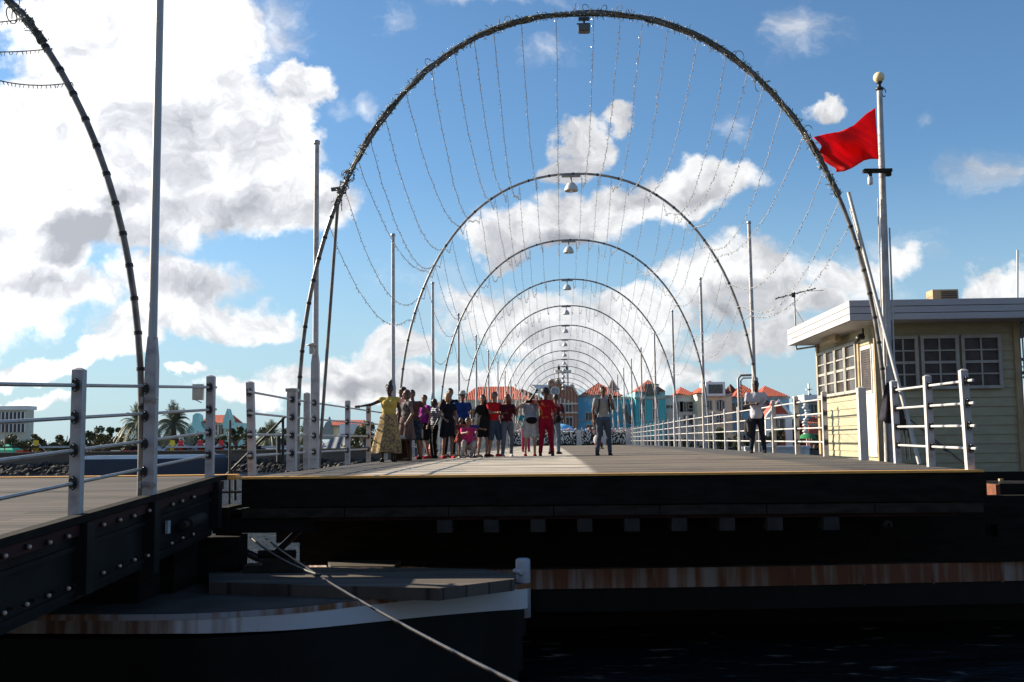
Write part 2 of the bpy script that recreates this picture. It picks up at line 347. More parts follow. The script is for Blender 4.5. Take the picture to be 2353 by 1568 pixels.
MT['rock']=mat('shore_rock',(.12,.092,.068),.9,.0,1.1,col2=(.03,.027,.024),thr=(.45,.62),bump=.5)
MT['trunk']=mat('bark',(.12,.09,.065),.9,.3,3,bump=.5)
MT['bluebarge']=mat('blue_hull_paint',(.008,.022,.048),.5,.12,.6)
MT['bluetop']=mat('blue_deck_paint',(.05,.11,.20),.5,.15,.5)
def leafm(name,a,b):
    m,nt,bs_=newmat(name); g=nt.nodes.new
    oi=g('ShaderNodeTexCoord'); n=g('ShaderNodeTexNoise'); n.inputs['Scale'].default_value=.9; n.inputs['Detail'].default_value=3; nt.links.new(oi.outputs['Object'],n.inputs[0])
    r=g('ShaderNodeValToRGB'); nt.links.new(n.outputs['Fac'],r.inputs[0]); r.color_ramp.elements[0].position=.35; r.color_ramp.elements[1].position=.65
    r.color_ramp.elements[0].color=(*a,1); r.color_ramp.elements[1].color=(*b,1); nt.links.new(r.outputs[0],bs_.inputs['Base Color']); bs_.inputs['Roughness'].default_value=.6
    return m
MT['leaf']=leafm('leaves',(.022,.038,.014),(.085,.10,.030)); MT['leaf2']=leafm('olive_leaves',(.035,.042,.016),(.13,.12,.04)); MT['palm']=leafm('palm_fronds',(.08,.095,.05),(.24,.25,.15))
# ------------------------------------------------------------------ water and land
def watermat():
    m,nt,b=newmat('harbour_water'); g=nt.nodes.new; lk=nt.links.new
    t=g('ShaderNodeTexCoord'); 
    def nz(sc_,det,st):
        mp=g('ShaderNodeMapping'); mp.inputs['Scale'].default_value=st; lk(t.outputs['Object'],mp.inputs[0])
        n=g('ShaderNodeTexNoise'); n.inputs['Scale'].default_value=sc_; n.inputs['Detail'].default_value=det; n.inputs['Roughness'].default_value=.6; lk(mp.outputs[0],n.inputs[0]); return n.outputs['Fac']
    a=nz(1.1,6,(1,1.8,1)); c=nz(.22,3,(1,1.6,1))
    s=g('ShaderNodeMath'); s.operation='MULTIPLY_ADD'; lk(c,s.inputs[0]); s.inputs[1].default_value=1.6; lk(a,s.inputs[2])
    bp=g('ShaderNodeBump'); bp.inputs['Strength'].default_value=.9; bp.inputs['Distance'].default_value=.45; lk(s.outputs[0],bp.inputs['Height']); lk(bp.outputs[0],b.inputs['Normal'])
    fz=nz(1.3,10,(1,2.4,1)); fr_=g('ShaderNodeMapRange'); fr_.interpolation_type='SMOOTHSTEP'; lk(fz,fr_.inputs['Value']); fr_.inputs['From Min'].default_value=.57; fr_.inputs['From Max'].default_value=.74  # pale patches in the base colour imitate sky glints on ripples
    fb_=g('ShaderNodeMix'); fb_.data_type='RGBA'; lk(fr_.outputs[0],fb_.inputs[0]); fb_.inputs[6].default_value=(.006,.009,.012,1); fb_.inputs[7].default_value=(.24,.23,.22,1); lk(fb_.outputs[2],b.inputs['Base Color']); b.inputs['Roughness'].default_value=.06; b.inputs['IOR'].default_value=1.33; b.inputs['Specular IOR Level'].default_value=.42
    return m
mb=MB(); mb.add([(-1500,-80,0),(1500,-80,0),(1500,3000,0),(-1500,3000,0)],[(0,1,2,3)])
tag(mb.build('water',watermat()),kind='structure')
mb=MB(); mb.slab([(-300,104),(-10,104),(-4,166),(160,166),(400,168),(400,900),(-300,900)],-1,1.15)
tag(mb.build('ground',mat('bank_paving',(.20,.18,.15),.9,.25,.3)),kind='structure')
mb=MB(); mb.slab([(-60,-14),(60,-14),(60,-2.2),(-60,-2.2)],-1,1.0)
tag(mb.build('quay',mat('near_quay_stone',(.10,.095,.09),.9,.3,1)),kind='structure')
wh=thing('added_shade_block','long dark block added unseen on the near quay behind the viewer to shade camera-facing sides','shade blocker',(0,-18,1.0))  # unseen building added to cut sky light from behind the camera
mb=MB(); mb.b2(-26,26,-6,5,0,9.5); mb.build('wall',mat('dark_plaster',(.09,.08,.07),.9,.3,.6),wh)
mb=MB(); mb.prism([(-26.5,9.5),(26.5,9.5),(24,11.5),(-24,11.5)],-6.5,5.6); mb.build('roof',mat('brown_roof',(.08,.04,.03),.9,.3,.6),wh)
for x in range(-22,24,4): mb=MB(); mb.b2(x-.7,x+.7,5,5.06,3,5); mb.build('window',MT['glass'],wh)
# rocks along the left shore
rng=random.Random(3)
mb=MB()
for i in range(1400):
    x=rng.uniform(-75,-12); t=rng.random(); y=99.5+t*4.2; z=-.25+t*1.25
    r=rng.uniform(.13,.38); q=[]
    M3=Matrix.Rotation(rng.uniform(0,6),3,'Z')@Matrix.Rotation(rng.uniform(0,1.2),3,'X')
    n,m=6,4
    k0=len(mb.v); mb.ball((x,y,z),(r,r*rng.uniform(.6,.9),r*rng.uniform(.5,.8)),n,m,M3)
    for k in range(k0,len(mb.v)):
        v=mb.v[k]; j=mnoise.noise(Vector(v)*2.3)*.42*r/.3; mb.v[k]=(v[0]+j,v[1]+j*.6,v[2]+j*.8)
    for k in range(len(mb.sm)-n*m,len(mb.sm)): mb.sm[k]=False
tag(mb.build('shore_rocks',MT['rock']),'heaped brown and grey boulders along the waterline of the left shore','rocks',kind='stuff')
mb=MB(); mb.b2(-90,-9.5,103.9,104.6,.9,1.95); mb.b2(-90,-9.5,103.7,104.8,1.95,2.1)
tag(mb.build('quay_wall',MT['concrete']),'long low brown concrete sea wall behind the shore rocks','wall')
# ------------------------------------------------------------------ main bridge span
def bthing(name,label,cat,u,s,z,group=None,dz=0): return thing(name,label,cat,wb(u,s,z),BR+dz,group)
S0=12.93; U0,U1=-4.0,5.06; SE=142
span=bthing('bridge_span','wide floating bridge span of weathered cross planks with orange edge strip over black beams','bridge',0,0,0)
mb=MB(); us=[U0+(U1-U0)*i/8 for i in range(9)]; ss_=[S0+.12]+[14+i*1.0 for i in range(40)]+[56+i*6 for i in range(14)]+[SE]
vs=[];fs=[]
for s in ss_:
    for u in us: vs.append((u,s,deck(u,s)))
n=len(us)
for i in range(len(ss_)-1):
    for k in range(n-1): fs.append((i*n+k,i*n+k+1,(i+1)*n+k+1,(i+1)*n+k))
o=len(vs); 
for s in ss_:
    vs.append((U0,s,deck(U0,s)-.1)); vs.append((U1,s,deck(U1,s)-.1))
for i in range(len(ss_)-1):
    fs.append((i*n,(i+1)*n,o+2*i+2,o+2*i)); fs.append((i*n+n-1,o+2*i+1,o+2*i+3,(i+1)*n+n-1))
mb.add(vs,fs); mb.build('deck_planks',MT['deck'],span)
mb=MB(); z0=deck(U0,S0); z1=deck(U1,S0)
mb.box(((U0+U1)/2,S0+.055,DK+.0),(U1-U0+.04,.13,.028)); mb.build('edge_strip',MT['yellow'],span)
mb=MB(); mb.b2(U0+.02,U1+.05,S0+.01,S0+.3,2.0,2.343); mb.build('fascia_beam',MT['tar'],span)
mb=MB()
for i in range(7):
    a=U0+.02+i*(U1-U0)/7; mb.b2(a,a+(U1-U0)/7-.012,S0+.03,S0+.4,1.865,1.985)
mb.build('wale_beam',MT['tar2'],span)
mb=MB(); mb.b2(U0+.4,U1-.3,S0+.09,S0+.5,1.82,1.86); mb.build('lower_plate',MT['redbrown'],span)
JM=mat('sawn_joist_end',(.024,.020,.017),.85,.4,6,bump=.3)
for i in range(9):
    u=-2.55+i*.575*1.0+ (0 if i<8 else .1)
    mb=MB(); mb.box((u+1.1,S0+.55,1.745),(.18,1.1,.15)); mb.build('joist',JM,span)
mb=MB(); mb.b2(-3.6,5.62,14.35,14.6,1.12,1.98); mb.build('bulkhead',MT['tar'],span)
mb=MB(); mb.b2(5.62,5.78,14.35,14.6,1.12,1.44); mb.b2(5.62,5.78,14.35,14.6,1.60,1.98); mb.b2(5.78,9.2,14.35,14.6,1.12,1.98); mb.build('bulkhead',MT['tar'],span)
mb=MB(); mb.b2(-4.0,-3.3,14.62,15.9,1.4,1.95); mb.build('corner_block',MT['tar'],span)
for s in (20,28,37,46,56,66,76,86,96,106): mb=MB(); mb.b2(-3.9,4.9,s,s+2.6,.2,1.9); mb.build('float_block',MT['tar'],span)

for u in (U0+.12,-2.4,-.5,1.4,3.3,U1-.12): mb=MB(); mb.b2(u-.1,u+.1,S0+.42,SE,2.06,2.25); mb.build('girder',MT['tar'],span)
mb=MB(); mb.lathe((0,0,0),[(.02,-.06),(.055,-.05),(.06,0),(.05,.03),(.02,.05)],10); 
shk=mb.build('shackle',MT['tar2'],span,(3.95,S0+.12,1.72)); shk.rotation_euler=(pi/2,0,0)
# pontoons
def P(vx,vy,z,dz=0):
    p,q=skyxy(vx,vy); k=(z-CAM_H)/q; return (p*k,k)
def smooth(poly,i0,i1,n=5):          # Catmull-Rom through poly[i0..i1]
    out=list(poly[:i0]); 
    for i in range(i0,i1):
        p0,p1,p2,p3=[Vector(poly[max(0,min(len(poly)-1,k))]) for k in (i-1,i,i+1,i+2)]
        for j in range(n):
            t=j/n; q=.5*((2*p1)+(p2-p0)*t+(2*p0-5*p1+4*p2-p3)*t*t+(3*p1-p0-3*p2+p3)*t**3); out.append((q.x,q.y))
    return out+list(poly[i1:])
def inset(poly,f,c=None):
    cx=sum(p[0] for p in poly)/len(poly); cy=sum(p[1] for p in poly)/len(poly)
    return [(cx+(x-cx)*f,cy+(y-cy)*f) for x,y in poly]
pt=thing('pontoon','long black pontoon with rust streaked cream gunwale band beneath the main span','pontoon',(3,16,0))
def rel(poly,o): return [(x-o[0],y-o[1]) for x,y in poly]
o0=(3,16)
poly=[(-2.2,14.9),(-.9,14.05),(.2,13.88),(3.4,13.95),(6.8,14.18),(8.6,14.6),(10.5,15.6),(11,16.6),(10,18.4),(8,18.9),(-2,18.9),(-3.2,16.5)]
mb=MB(); mb.slab(rel(poly,o0),.85,1.10); mb.build('gunwale_band',MT['rust'],pt)
mb=MB(); mb.slab(rel(inset(poly,.985),o0),.55,.85); mb.slab(rel([(-2.5,15.9),(10,16.2),(10,18.3),(-2.5,18.3)],o0),-.8,.55); mb.build('hull',MT['hull'],pt)
mb=MB(); mb.slab(rel(inset(poly,.99),o0),1.10,1.12); mb.build('pontoon_deck',MT['tar2'],pt)
for i in range(9):
    mb=MB(); x=.9+i*.92; mb.b2(-.012,.012,-.012,.01,-.11,.12)
    mb.build('weld_seam',MT['rust'],pt,(x-3,13.88+.03*i*(i/9)-16-.004+(.0),.96))
# sunlit timber bow block
bp_=[P(742,1272,1.18),P(890,1261,1.18),P(921,1288,1.18),P(905,1302,1.18),P(760,1302,1.18)]
mb=MB(); bx=bp_[0]; mb.slab(rel(bp_,bx),-.10,0); mb.build('bow_platform',MT['tdeck'],thing('timber_platform','sunlit brown timber bow platform in the gap under the span','platform',(bx[0],bx[1],1.18+.004)))
# front pontoon
bulk,nt_,bsd_=newmat('bow_band_paint'); g_=nt_.nodes.new
t_=g_('ShaderNodeTexCoord'); sp_=g_('ShaderNodeSeparateXYZ'); nt_.links.new(t_.outputs['Object'],sp_.inputs[0])
mp_=g_('ShaderNodeMapping'); mp_.inputs['Scale'].default_value=(7,7,.6); nt_.links.new(t_.outputs['Object'],mp_.inputs[0])
n_=g_('ShaderNodeTexNoise'); n_.inputs['Scale'].default_value=1; n_.inputs['Detail'].default_value=8; nt_.links.new(mp_.outputs[0],n_.inputs[0])
mr_=g_('ShaderNodeMapRange'); nt_.links.new(sp_.outputs[0],mr_.inputs['Value']); mr_.inputs['From Min'].default_value=-.8; mr_.inputs['From Max'].default_value=1.4; mr_.inputs['To Min'].default_value=.26; mr_.inputs['To Max'].default_value=-.25
ad_=g_('ShaderNodeMath'); ad_.operation='ADD'; nt_.links.new(n_.outputs['Fac'],ad_.inputs[0]); nt_.links.new(mr_.outputs[0],ad_.inputs[1])
rr_=g_('ShaderNodeValToRGB'); nt_.links.new(ad_.outputs[0],rr_.inputs[0]); e_=rr_.color_ramp.elements
e_[0].position=.48; e_[0].color=(.60,.59,.62,1); e_[1].position=.86; e_[1].color=(.13,.05,.025,1); q_=e_.new(.62); q_.color=(.38,.32,.29,1)
nt_.links.new(rr_.outputs[0],bsd_.inputs['Base Color']); bsd_.inputs['Roughness'].default_value=.6
fp=thing('pontoon','near pontoon with pointed white bow and rust streaks, lying under the left ramp','pontoon',(-3,12.3,0))
o1=(-3,12.3)
poly=[(-10,10.95),(-6.5,10.85),(-4.75,10.70),(-3.41,10.62),(-2.7,10.78),(-2.18,11.0),(-1.5,11.5),(-.9,11.95),(-.3,12.34),(.17,12.62),(-.2,12.98),(-.9,13.35),(-2,13.62),(-10,13.7)]
poly=smooth(poly,1,9)
mb=MB(); q_=rel(poly,o1); n_=len(q_)
zb_=[.915-.10*min(1,max(0,(x+.4)/3.4)) for x,y in q_]
mb.add([(x,y,z) for (x,y),z in zip(q_,zb_)]+[(x,y,1.10) for x,y in q_],[tuple(range(n_))[::-1],tuple(range(n_,2*n_))]+[(i,(i+1)%n_,(i+1)%n_+n_,i+n_) for i in range(n_)])
mb.build('gunwale_band',bulk,fp)
q_=rel(inset(poly,1.006),o1); mb=MB(); mb.slab(q_,1.045,1.104); mb.build('capping_rail',MT['rustw'],fp)
mb=MB()
for k,(f,z0,z1) in enumerate(((.985,.5,.86),(.97,.1,.5),(.95,-.8,.1))): mb.slab(rel(inset(poly,f),o1),z0,z1)
mb.build('hull',MT['hull'],fp)
mb=MB(); mb.slab(rel(inset(poly,.985),o1),1.104,1.110); mb.build('pontoon_deck',mat('worn_pontoon_deck',(.050,.040,.032),.85,.4,2,bump=.3),fp)
tb=[P(480,1306,1.24),P(800,1303,1.24),P(1120,1308,1.24),P(1184,1322,1.24),P(1181,1331,1.24),P(1010,1352,1.24),P(760,1346,1.24),P(480,1338,1.24)]
mb=MB(); mb.slab(rel(tb,o1),1.11,1.24); mb.build('timber_walkway',MT['tdeck'],fp)
mb=MB(); mb.lathe((0,0,0),[(.001,-.66),(.088,-.66),(.088,.0),(.082,.02),(.06,.028),(.001,.03)],18); mb.tube([(-.1,0,-.12),(-.02,-.12,-.12)],.03); bol=mb.build('bow_post',MT['bulwark'],fp,(.1+3,12.66-12.3,1.36))
mb=MB(); mb.lathe((0,0,0),[(.0,-.0),(.032,.0),(.036,.02),(.02,.035),(.0,.04)],10); q=mb.build('post_cleat',MT['bulwark'],bol,(-.035,-.08,-.13)); q.rotation_euler=(pi/2,0,0)
# small gear on the pontoons
mb=MB(); mb.box((0,0,.06),(1.2,.4,.12)); mb.box((.1,0,.17),(.7,.3,.10)); mb.box((.15,0,.26),(.35,.22,.08))
g_=thing('winch','dark stepped winch block on the near pontoon below the gap','winch',(-3.0,12.85,1.11)); mb.build('winch_body',MT['tar2'],g_)
mb=MB(); mb.tube([(-.1,-.02,.34),(.35,-.02,.34)],.05,12); mb.build('winch_drum',MT['tar'],g_)
# mooring cables
a=Vector((-3.05,13.0,1.62)); b_=at(1190,1572,5.0); c_=at(1420,1700,3.6)
def sagline(a,b,sag,n=14): return [a.lerp(b,i/n)+Vector((0,0,-sag*4*(i/n)*(1-i/n))) for i in range(n+1)]
mb=MB(); mb.tube([p-a for p in sagline(a,b_,.06)]+[c_-a],.011,8); k=mb.build('mooring_cable',mat('greasy_cable',(.035,.03,.03),.3,.3,20,metal=.3),loc=a); tag(k,'taut steel cable running from the ramp corner towards the viewer','cable')
a2=Vector((-3.22,12.95,1.64)); b2=a.lerp(b_,.42)+Vector((0,0,-.045))
mb=MB(); mb.tube([p-a2 for p in sagline(a2,b2,.05)],.012,8); k=mb.build('mooring_rope',MT['wire'],loc=a2); tag(k,'thick slack black rope sagging beside the taut cable','rope')
# ------------------------------------------------------------------ left ramp
rp=thing('approach_ramp','grey planked ramp on the left with dark riveted side girder and white bulbs','ramp',(-8.2,9,0))
def rz_(y): return 2.21+(y-8.86)*.0455 if y<12.8 else 2.39
XR=-3.66
def quad_strip(mb,x0,x1,ys,zf,dz0,dz1):
    vs=[];fs=[]
    for y in ys:
        for x in (x0,x1):
            for d in (dz0,dz1): vs.append((x,y,zf(y)+d))
    m=len(ys)
    for i in range(m-1):
        o=i*4; fs+=[(o,o+1,o+5,o+4),(o+2,o+6,o+7,o+3),(o+1,o+3,o+7,o+5),(o,o+4,o+6,o+2)]
    fs+=[(0,2,3,1),(m*4-4,m*4-3,m*4-1,m*4-2)]
    mb.add([(v[0]+8.2,v[1]-9,v[2]) for v in vs],fs)
ys=[2,4,6,8,9,10,11,12,12.8,13.12]
mb=MB(); quad_strip(mb,-13,XR-.02,ys,rz_,-.08,0); mb.build('deck_planks',MT['rdeck'],rp)
mb=MB(); mb.b2(-13+8.2,XR+.2+8.2,13.12-9,13.3-9,2.34,2.405); mb.build('edge_strip',MT['yellow'],rp)
mb=MB(); quad_strip(mb,XR-.02,XR+.09,ys,rz_,-.05,.012); mb.build('kerb_rail',MT['tar'],rp)
mb=MB(); quad_strip(mb,XR-.16,XR+.05,ys,rz_,-.16,-.065); mb.build('kerb_plank',MT['redbrown'],rp)
mb=MB(); quad_strip(mb,XR-.30,XR+.0,ys[:-1],rz_,-.70,-.175); quad_strip(mb,XR-.3,XR+.03,ys[:-1],rz_,-.28,-.24); quad_strip(mb,XR-.3,XR+.03,ys[:-1],rz_,-.64,-.60)
mb.build('side_girder',MT['girder'],rp)
mb=MB()
for x in (-5.4,-7.2,-9,-10.8,-12.6): mb.b2(x+8.1,x+8.3,-7,3.9,1.7,2.25)
mb.b2(-12.8+8.2,XR-.3+8.2,3.7,3.95,1.75,2.28); mb.build('cross_beam',MT['tar'],rp)
for (y,h) in ((8.86,.65),(10.5,.76),(12.74,.6)):
    mb=MB(); mb.b2(-.055,.055,-.075,.075,-h,-.06); mb.build('girder_bracket',MT['girder'],rp,(XR+.06+8.2,y-9,rz_(y)))
rb=random.Random(5)
def bulbrow(pts,dzs):
    for (X,Y) in pts:
        vx=X/2.45/1.632; vy=(1700+Y/2.45)/1.632
        p,q=skyxy(vx,vy); k=(XR+.06)/p; z=CAM_H+q*k
        mb=MB(); mb.ball((0,0,0),.0175,10,6); b0=mb.build('light_bulb',MT['bulb2'],rp,(XR+.085+8.2,k-9,z))
        mb=MB(); mb.tube([(-.035,0,.0),(-.014,0,0)],.022,8); mb.build('bulb_socket',MT['black'],b0)
        if rb.random()<.9:
            mb=MB(); mb.tube([(-.05,0,0),(.0,0,0)],.014,6); mb.build('stud_bolt',MT['tar2'],rp,(XR+.045+8.2,k-9+.22,z-.0))
MT['bulb2']=mat('frosted_bulb',(.60,.44,.35),.4,.15,30)
bulbrow([(20,945),(240,862),(432,820),(605,765),(777,708),(932,658),(1082,615),(1213,577),(1352,528),(1570,470),(1657,440),(1763,403),(-190,1020),(-420,1110)],0)
bulbrow([(10,1470),(220,1390),(420,1310),(603,1245),(770,1160),(927,1100),(1077,1038),(1215,980),(1338,942),(1558,828),(1660,778),(1757,743)],0)
mb=MB(); mb.b2(-3.8,4.35,3.0,3.9,1.1,1.72); mb.build('pontoon_support',MT['tar'],rp)
mb=MB(); mb.b2(4.36,4.85,3.86,4.3,1.11,1.66); mb.build('pontoon_support',MT['tar'],rp)
mb=MB(); mb.b2(-3.8,4.2,2.3,2.98,1.111,1.6); mb.build('pontoon_support',MT['tar'],rp)
mb=MB(); mb.tube([(0,0,0),(0,.55,.03)],.07,12); mb.tube([(0,-.15,0),(0,-.02,0)],.045,10); tag(mb.build('hydraulic_cylinder',MT['tar2'],rp,(XR+.1+8.2,11.5-9,1.92)))
mb=MB(); mb.box((0,0,0),(.03,.08,.13)); mb.build('name_plate',MT['grime'],rp,(XR+.04+8.2,11.05-9,1.93))
# coupling in the gap between ramp and span
cp=thing('coupling','black hinged coupling arm bridging the gap between ramp and span','coupling',(-3.6,13.5,1.9))
mb=MB(); mb.b2(-.15,1.1,-.35,.0,-.22,-.04); mb.b2(-.1,.05,-.4,.3,-.45,.1); mb.tube([(-.05,-.2,.0),(.3,-.2,.03),(.65,-.2,-.1)],.06); mb.build('coupling_arm',MT['tar'],cp)
mb=MB(); mb.tube([(-.2,-.1,-.3),(.75,-.05,-.75)],.05); mb.tube([(1.0,-.1,-.1),(.3,-.05,-.75)],.045); mb.tube([(-.2,-.1,-.5),(.5,-.05,-.85)],.03); mb.build('tie_rod',MT['black'],cp)
mb=MB(); mb.tube([(0,0,-.9),(0,0,1.0)],.017); mb.tube([(-.4,0,.05),(.5,0,.05)],.017); mb.build('guard_bar',MT['black'],thing('gap_guard','thin black vertical and horizontal bars standing in the gap','railing',(-3.78,14.0,2.1)))
# sloping gangway handrail seen through the left railing
gh=at(512,1100,15.2); ge=at(655,958,15.2); gb=at(650,1064,15.2)
hr=thing('gangway_handrail','thin dark handrail sloping up behind the leftmost rail of the span','handrail',gh)
mb=MB(); mb.tube([(0,0,0),ge-gh],.018); mb.tube([ge-gh+Vector((-.03,0,-.02)),gb-gh],.02); mb.tube([at(640,1000,15.2)-gh,at(640,1062,15.2)-gh],.03); mb.build('rail_bar',MT['wire'],hr)
mb=MB(); mb.tube([at(540,1071,15.2)-gh,at(540,1150,15.2)-gh],.022); mb.build('baluster',MT['wire'],hr)
# ------------------------------------------------------------------ posts and rails
def flange_mesh():
    mb=MB(); pts=[(0,-.085),(.045,-.05),(.05,0),(.045,.05),(0,.085),(-.045,.05),(-.05,0),(-.045,-.05)]
    mb.prism([(x,z) for x,z in pts],-.075,-.062); mb.lathe((0,0,0),[(.001,0)],3) if 0 else None
    mb.prism([(x,z) for x,z in pts],.062,.075)
    mb.tube([(0,-.10,0),(0,.10,0)],.028,10); mb.cur=1
    for z in (.06,-.06): mb.ball((0,-.078,z),.009,6,4)
    mb.v=[(x*.72,y,z*.72) for x,y,z in mb.v]
    return mb.mesh('pipe_flange',[MT['black'],MT['bolt']])
FLM=flange_mesh()
def post_mesh(h,wd=.09,low=0,m='white'):
    mb=MB(); a=wd/2
    mb.add([(-a,-a,-low),(a,-a,-low),(a,a,-low),(-a,a,-low),(-a,-a,h-.02),(a,-a,h-.02),(a,a,h-.02),(-a,a,h-.02),(-a*.25,-a*.25,h),(a*.25,-a*.25,h),(a*.25,a*.25,h),(-a*.25,a*.25,h)],
      [(3,2,1,0),(0,1,5,4),(1,2,6,5),(2,3,7,6),(3,0,4,7),(4,5,9,8),(5,6,10,9),(6,7,11,10),(7,4,8,11),(8,9,10,11)])
    return mb.mesh('post',MT[m])
PM=post_mesh(1.24); RH=(.27,.543,.817,1.09)
def place(me,name,parent,loc,rz=0):
    o=bpy.data.objects.new(name,me); C.objects.link(o); o.parent=parent; o.location=loc; o.rotation_euler=(0,0,rz); return o
def railing(root,P0,posts,zf,nfl,ends=(0,0),m='pipe',r=.0155,pm=None,lean=None,skip=()):
    # posts: list of local (x,y); zf gives height
    for i,(x,y) in enumerate(posts):
        if i in skip: 
            continue
        po=place(pm or PM,'post',root,(x,y,zf(x,y)))
        if lean and i<len(lean): po.rotation_euler=(0,lean[i],0)
        if i<nfl:
            for h in RH: place(FLM,'pipe_flange',po,(0,0,h))
    for h in RH:
        pts=[Vector((x,y,zf(x,y)+h)) for x,y in posts]
        d0=(pts[0]-pts[1]).normalized()*ends[0]; d1=(pts[-1]-pts[-2]).normalized()*ends[1]
        if ends[0]: pts=[pts[0]+d0]+pts
        if ends[1]: pts=pts+[pts[-1]+d1]
        mb=MB(); mb.tube(pts,r,8); mb.build('rail',MT[m],root)
# ramp railing (world axes)
PML=post_mesh(1.24,.092,.35)
rr=thing('railing','four bar railing on white posts along the edge of the left ramp','railing',(XR-.02,8.86,0))
zf=lambda x,y: rz_(y+8.86)
posts=[(0,-3.8),(0,-2.0),(0,0),(0,1.64),(0,3.88)]
railing(rr,None,posts,zf,5,(.6,.22),'steel',.016,pm=PML,skip=(3,))
mb=MB(); mb.box((0,0,0),(.12,.09,.19)); mb.tube([(-.05,-.05,-.08),(.06,-.06,-.13)],.006); bx=mb.build('junction_box',mat('cream_box_paint',(.50,.47,.38),.6,.15,5),loc=(-3.81,12.66,rz_(12.7)+1.03)); 
tag(bx,'small beige junction box fixed to the ramp railing beside its last post','junction box')
# main left railing
lp=[(-4.0,13.45),(-4.12,15.9),(-4.12,17.95),(-4.12,20.1),(-4.12,22.3)]+[(-4.12,24.5+2.25*i) for i in range(26)]
lr=bthing('railing','long four bar railing with grey white posts on the left side of the span','railing',-4.12,13.84,0)
zl=lambda x,y: deck(x-4.12,y+13.84)
railing(lr,None,[(u+4.12,s-13.84) for u,s in lp],zl,7,(.26,.1),'pipe',.0155,lean=[-.035],skip=(1,2))
wp_=place(post_mesh(1.27,.135),'post',lr,(.0,15.9-13.84,DK)); mb=MB(); mb.box((0,0,1.235),(.17,.17,.05)); mb.build('post_cap',MT['steel'],wp_)
for h in RH: place(FLM,'pipe_flange',wp_,(.02,-.02,h))
# extra post between
place(PM,'post',lr,(.02,16.75-13.84,DK))
# right near railing
r1=bthing('railing','short railing end of three white posts in front of the guard hut','railing',4.96,12.98,0)
zr=lambda x,y: deck(x+4.96,y+12.98)
railing(r1,None,[(0,.05),(.02,1.45),(.05,2.95)],zr,3,(.24,.12),'whiteclean',.017,lean=[-.02,0,-.01])
r2=bthing('railing','long white four bar railing on the right side of the span beyond the hut','railing',5.0,20.2,0)
zr2=lambda x,y: deck(x+5.0,y+20.2)
railing(r2,None,[(.02,0)]+[(0,2.3+2.4*i) for i in range(34)],zr2,2,(.0,.1),'whiteclean',.0165)
r3=bthing('post','white square post standing against the door side of the hut','post',5.03,17.75,deck(5.0,17.7)); place(post_mesh(1.22,.13,0,'whiteclean'),'post_shaft',r3,(0,0,0))
# ------------------------------------------------------------------ flagpoles
def pole_mesh(ztop,lowh=2.0,a=.062):
    mb=MB(); mb.add([(-a,-a,0),(a,-a,0),(a,a,0),(-a,a,0),(-a,-a,lowh-.25),(a,-a,lowh-.25),(a,a,lowh-.25),(-a,a,lowh-.25),(-.035,-.035,lowh),(.035,-.035,lowh),(.035,.035,lowh),(-.035,.035,lowh)],
      [(3,2,1,0),(0,1,5,4),(1,2,6,5),(2,3,7,6),(3,0,4,7),(4,5,9,8),(5,6,10,9),(6,7,11,10),(7,4,8,11),(8,9,10,11)])
    return mb.mesh('pole_base',MT['white'])
def shaft_mesh(z0,z1,r0,r1):
    mb=MB(); mb.tube([(0,0,z0),(0,0,z1)],[r0,r1],12); return mb.mesh('pole_shaft',MT['white'])
PB=pole_mesh(0); PSL=shaft_mesh(1.9,5.55,.052,.042); PSR=shaft_mesh(1.9,5.95,.055,.045)
mb=MB(); mb.lathe((0,0,0),[(.001,-.02),(.05,-.02),(.058,0),(.058,.04),(.04,.055),(.001,.06)],12); PC=mb.mesh('pole_cap',MT['steel'])
mb=MB(); mb.box((-.04,-.07,0),(.07,.06,.18)); mb.lathe((-.04,-.07,.02),[(.001,.08),(.09,.05),(.10,.03),(.001,.03)],8); PK=mb.mesh('pole_cleat',MT['whiteclean'])
def flagpole(u,s,left,label,group):
    t=bthing('flagpole',label,'flagpole',u,s,deck(u,s),group)
    place(PB,'pole_base',t,(0,0,0)); sh=place(PSL if left else PSR,'pole_shaft',t,(0,0,0)); place(PC,'pole_cap',sh,(0,0,5.55 if left else 5.95))
    return t
def ordn(i): return ['first','second','third','fourth','fifth','sixth','seventh','eighth','ninth','tenth','eleventh','twelfth','thirteenth','fourteenth'][i]
LS=[17.4,25.6,33.7,42.3,51.2,60,69,78,87,96,105,114,123]; RS=[27.2,36.8,46.2,55.2,64.5,73.5,82.5,91.5,100.5,109.5,118.5,127]
for i,s in enumerate(LS):
    if i==0:
        t=flagpole(-4.12,s,True,'tall white flagpole with a cleat, closest on the left side of the span','flagpoles along the left side of the span'); place(PK,'pole_cleat',t,(0,-.03,2.0))
        for h in RH: place(FLM,'pipe_flange',t,(0,0,h))
    else: flagpole(-4.12,s,True,'slim white flagpole, %s of the receding left row'%ordn(i) if i>1 else 'bare white flagpole beside the woman in yellow' ,'flagpoles along the left side of the span')
for i,s in enumerate(RS):
    flagpole(5.0,s,False,'slim white flagpole, %s of the receding right row'%ordn(i) if i else 'white flagpole rising behind the man at the right rail','flagpoles along the right side of the span')
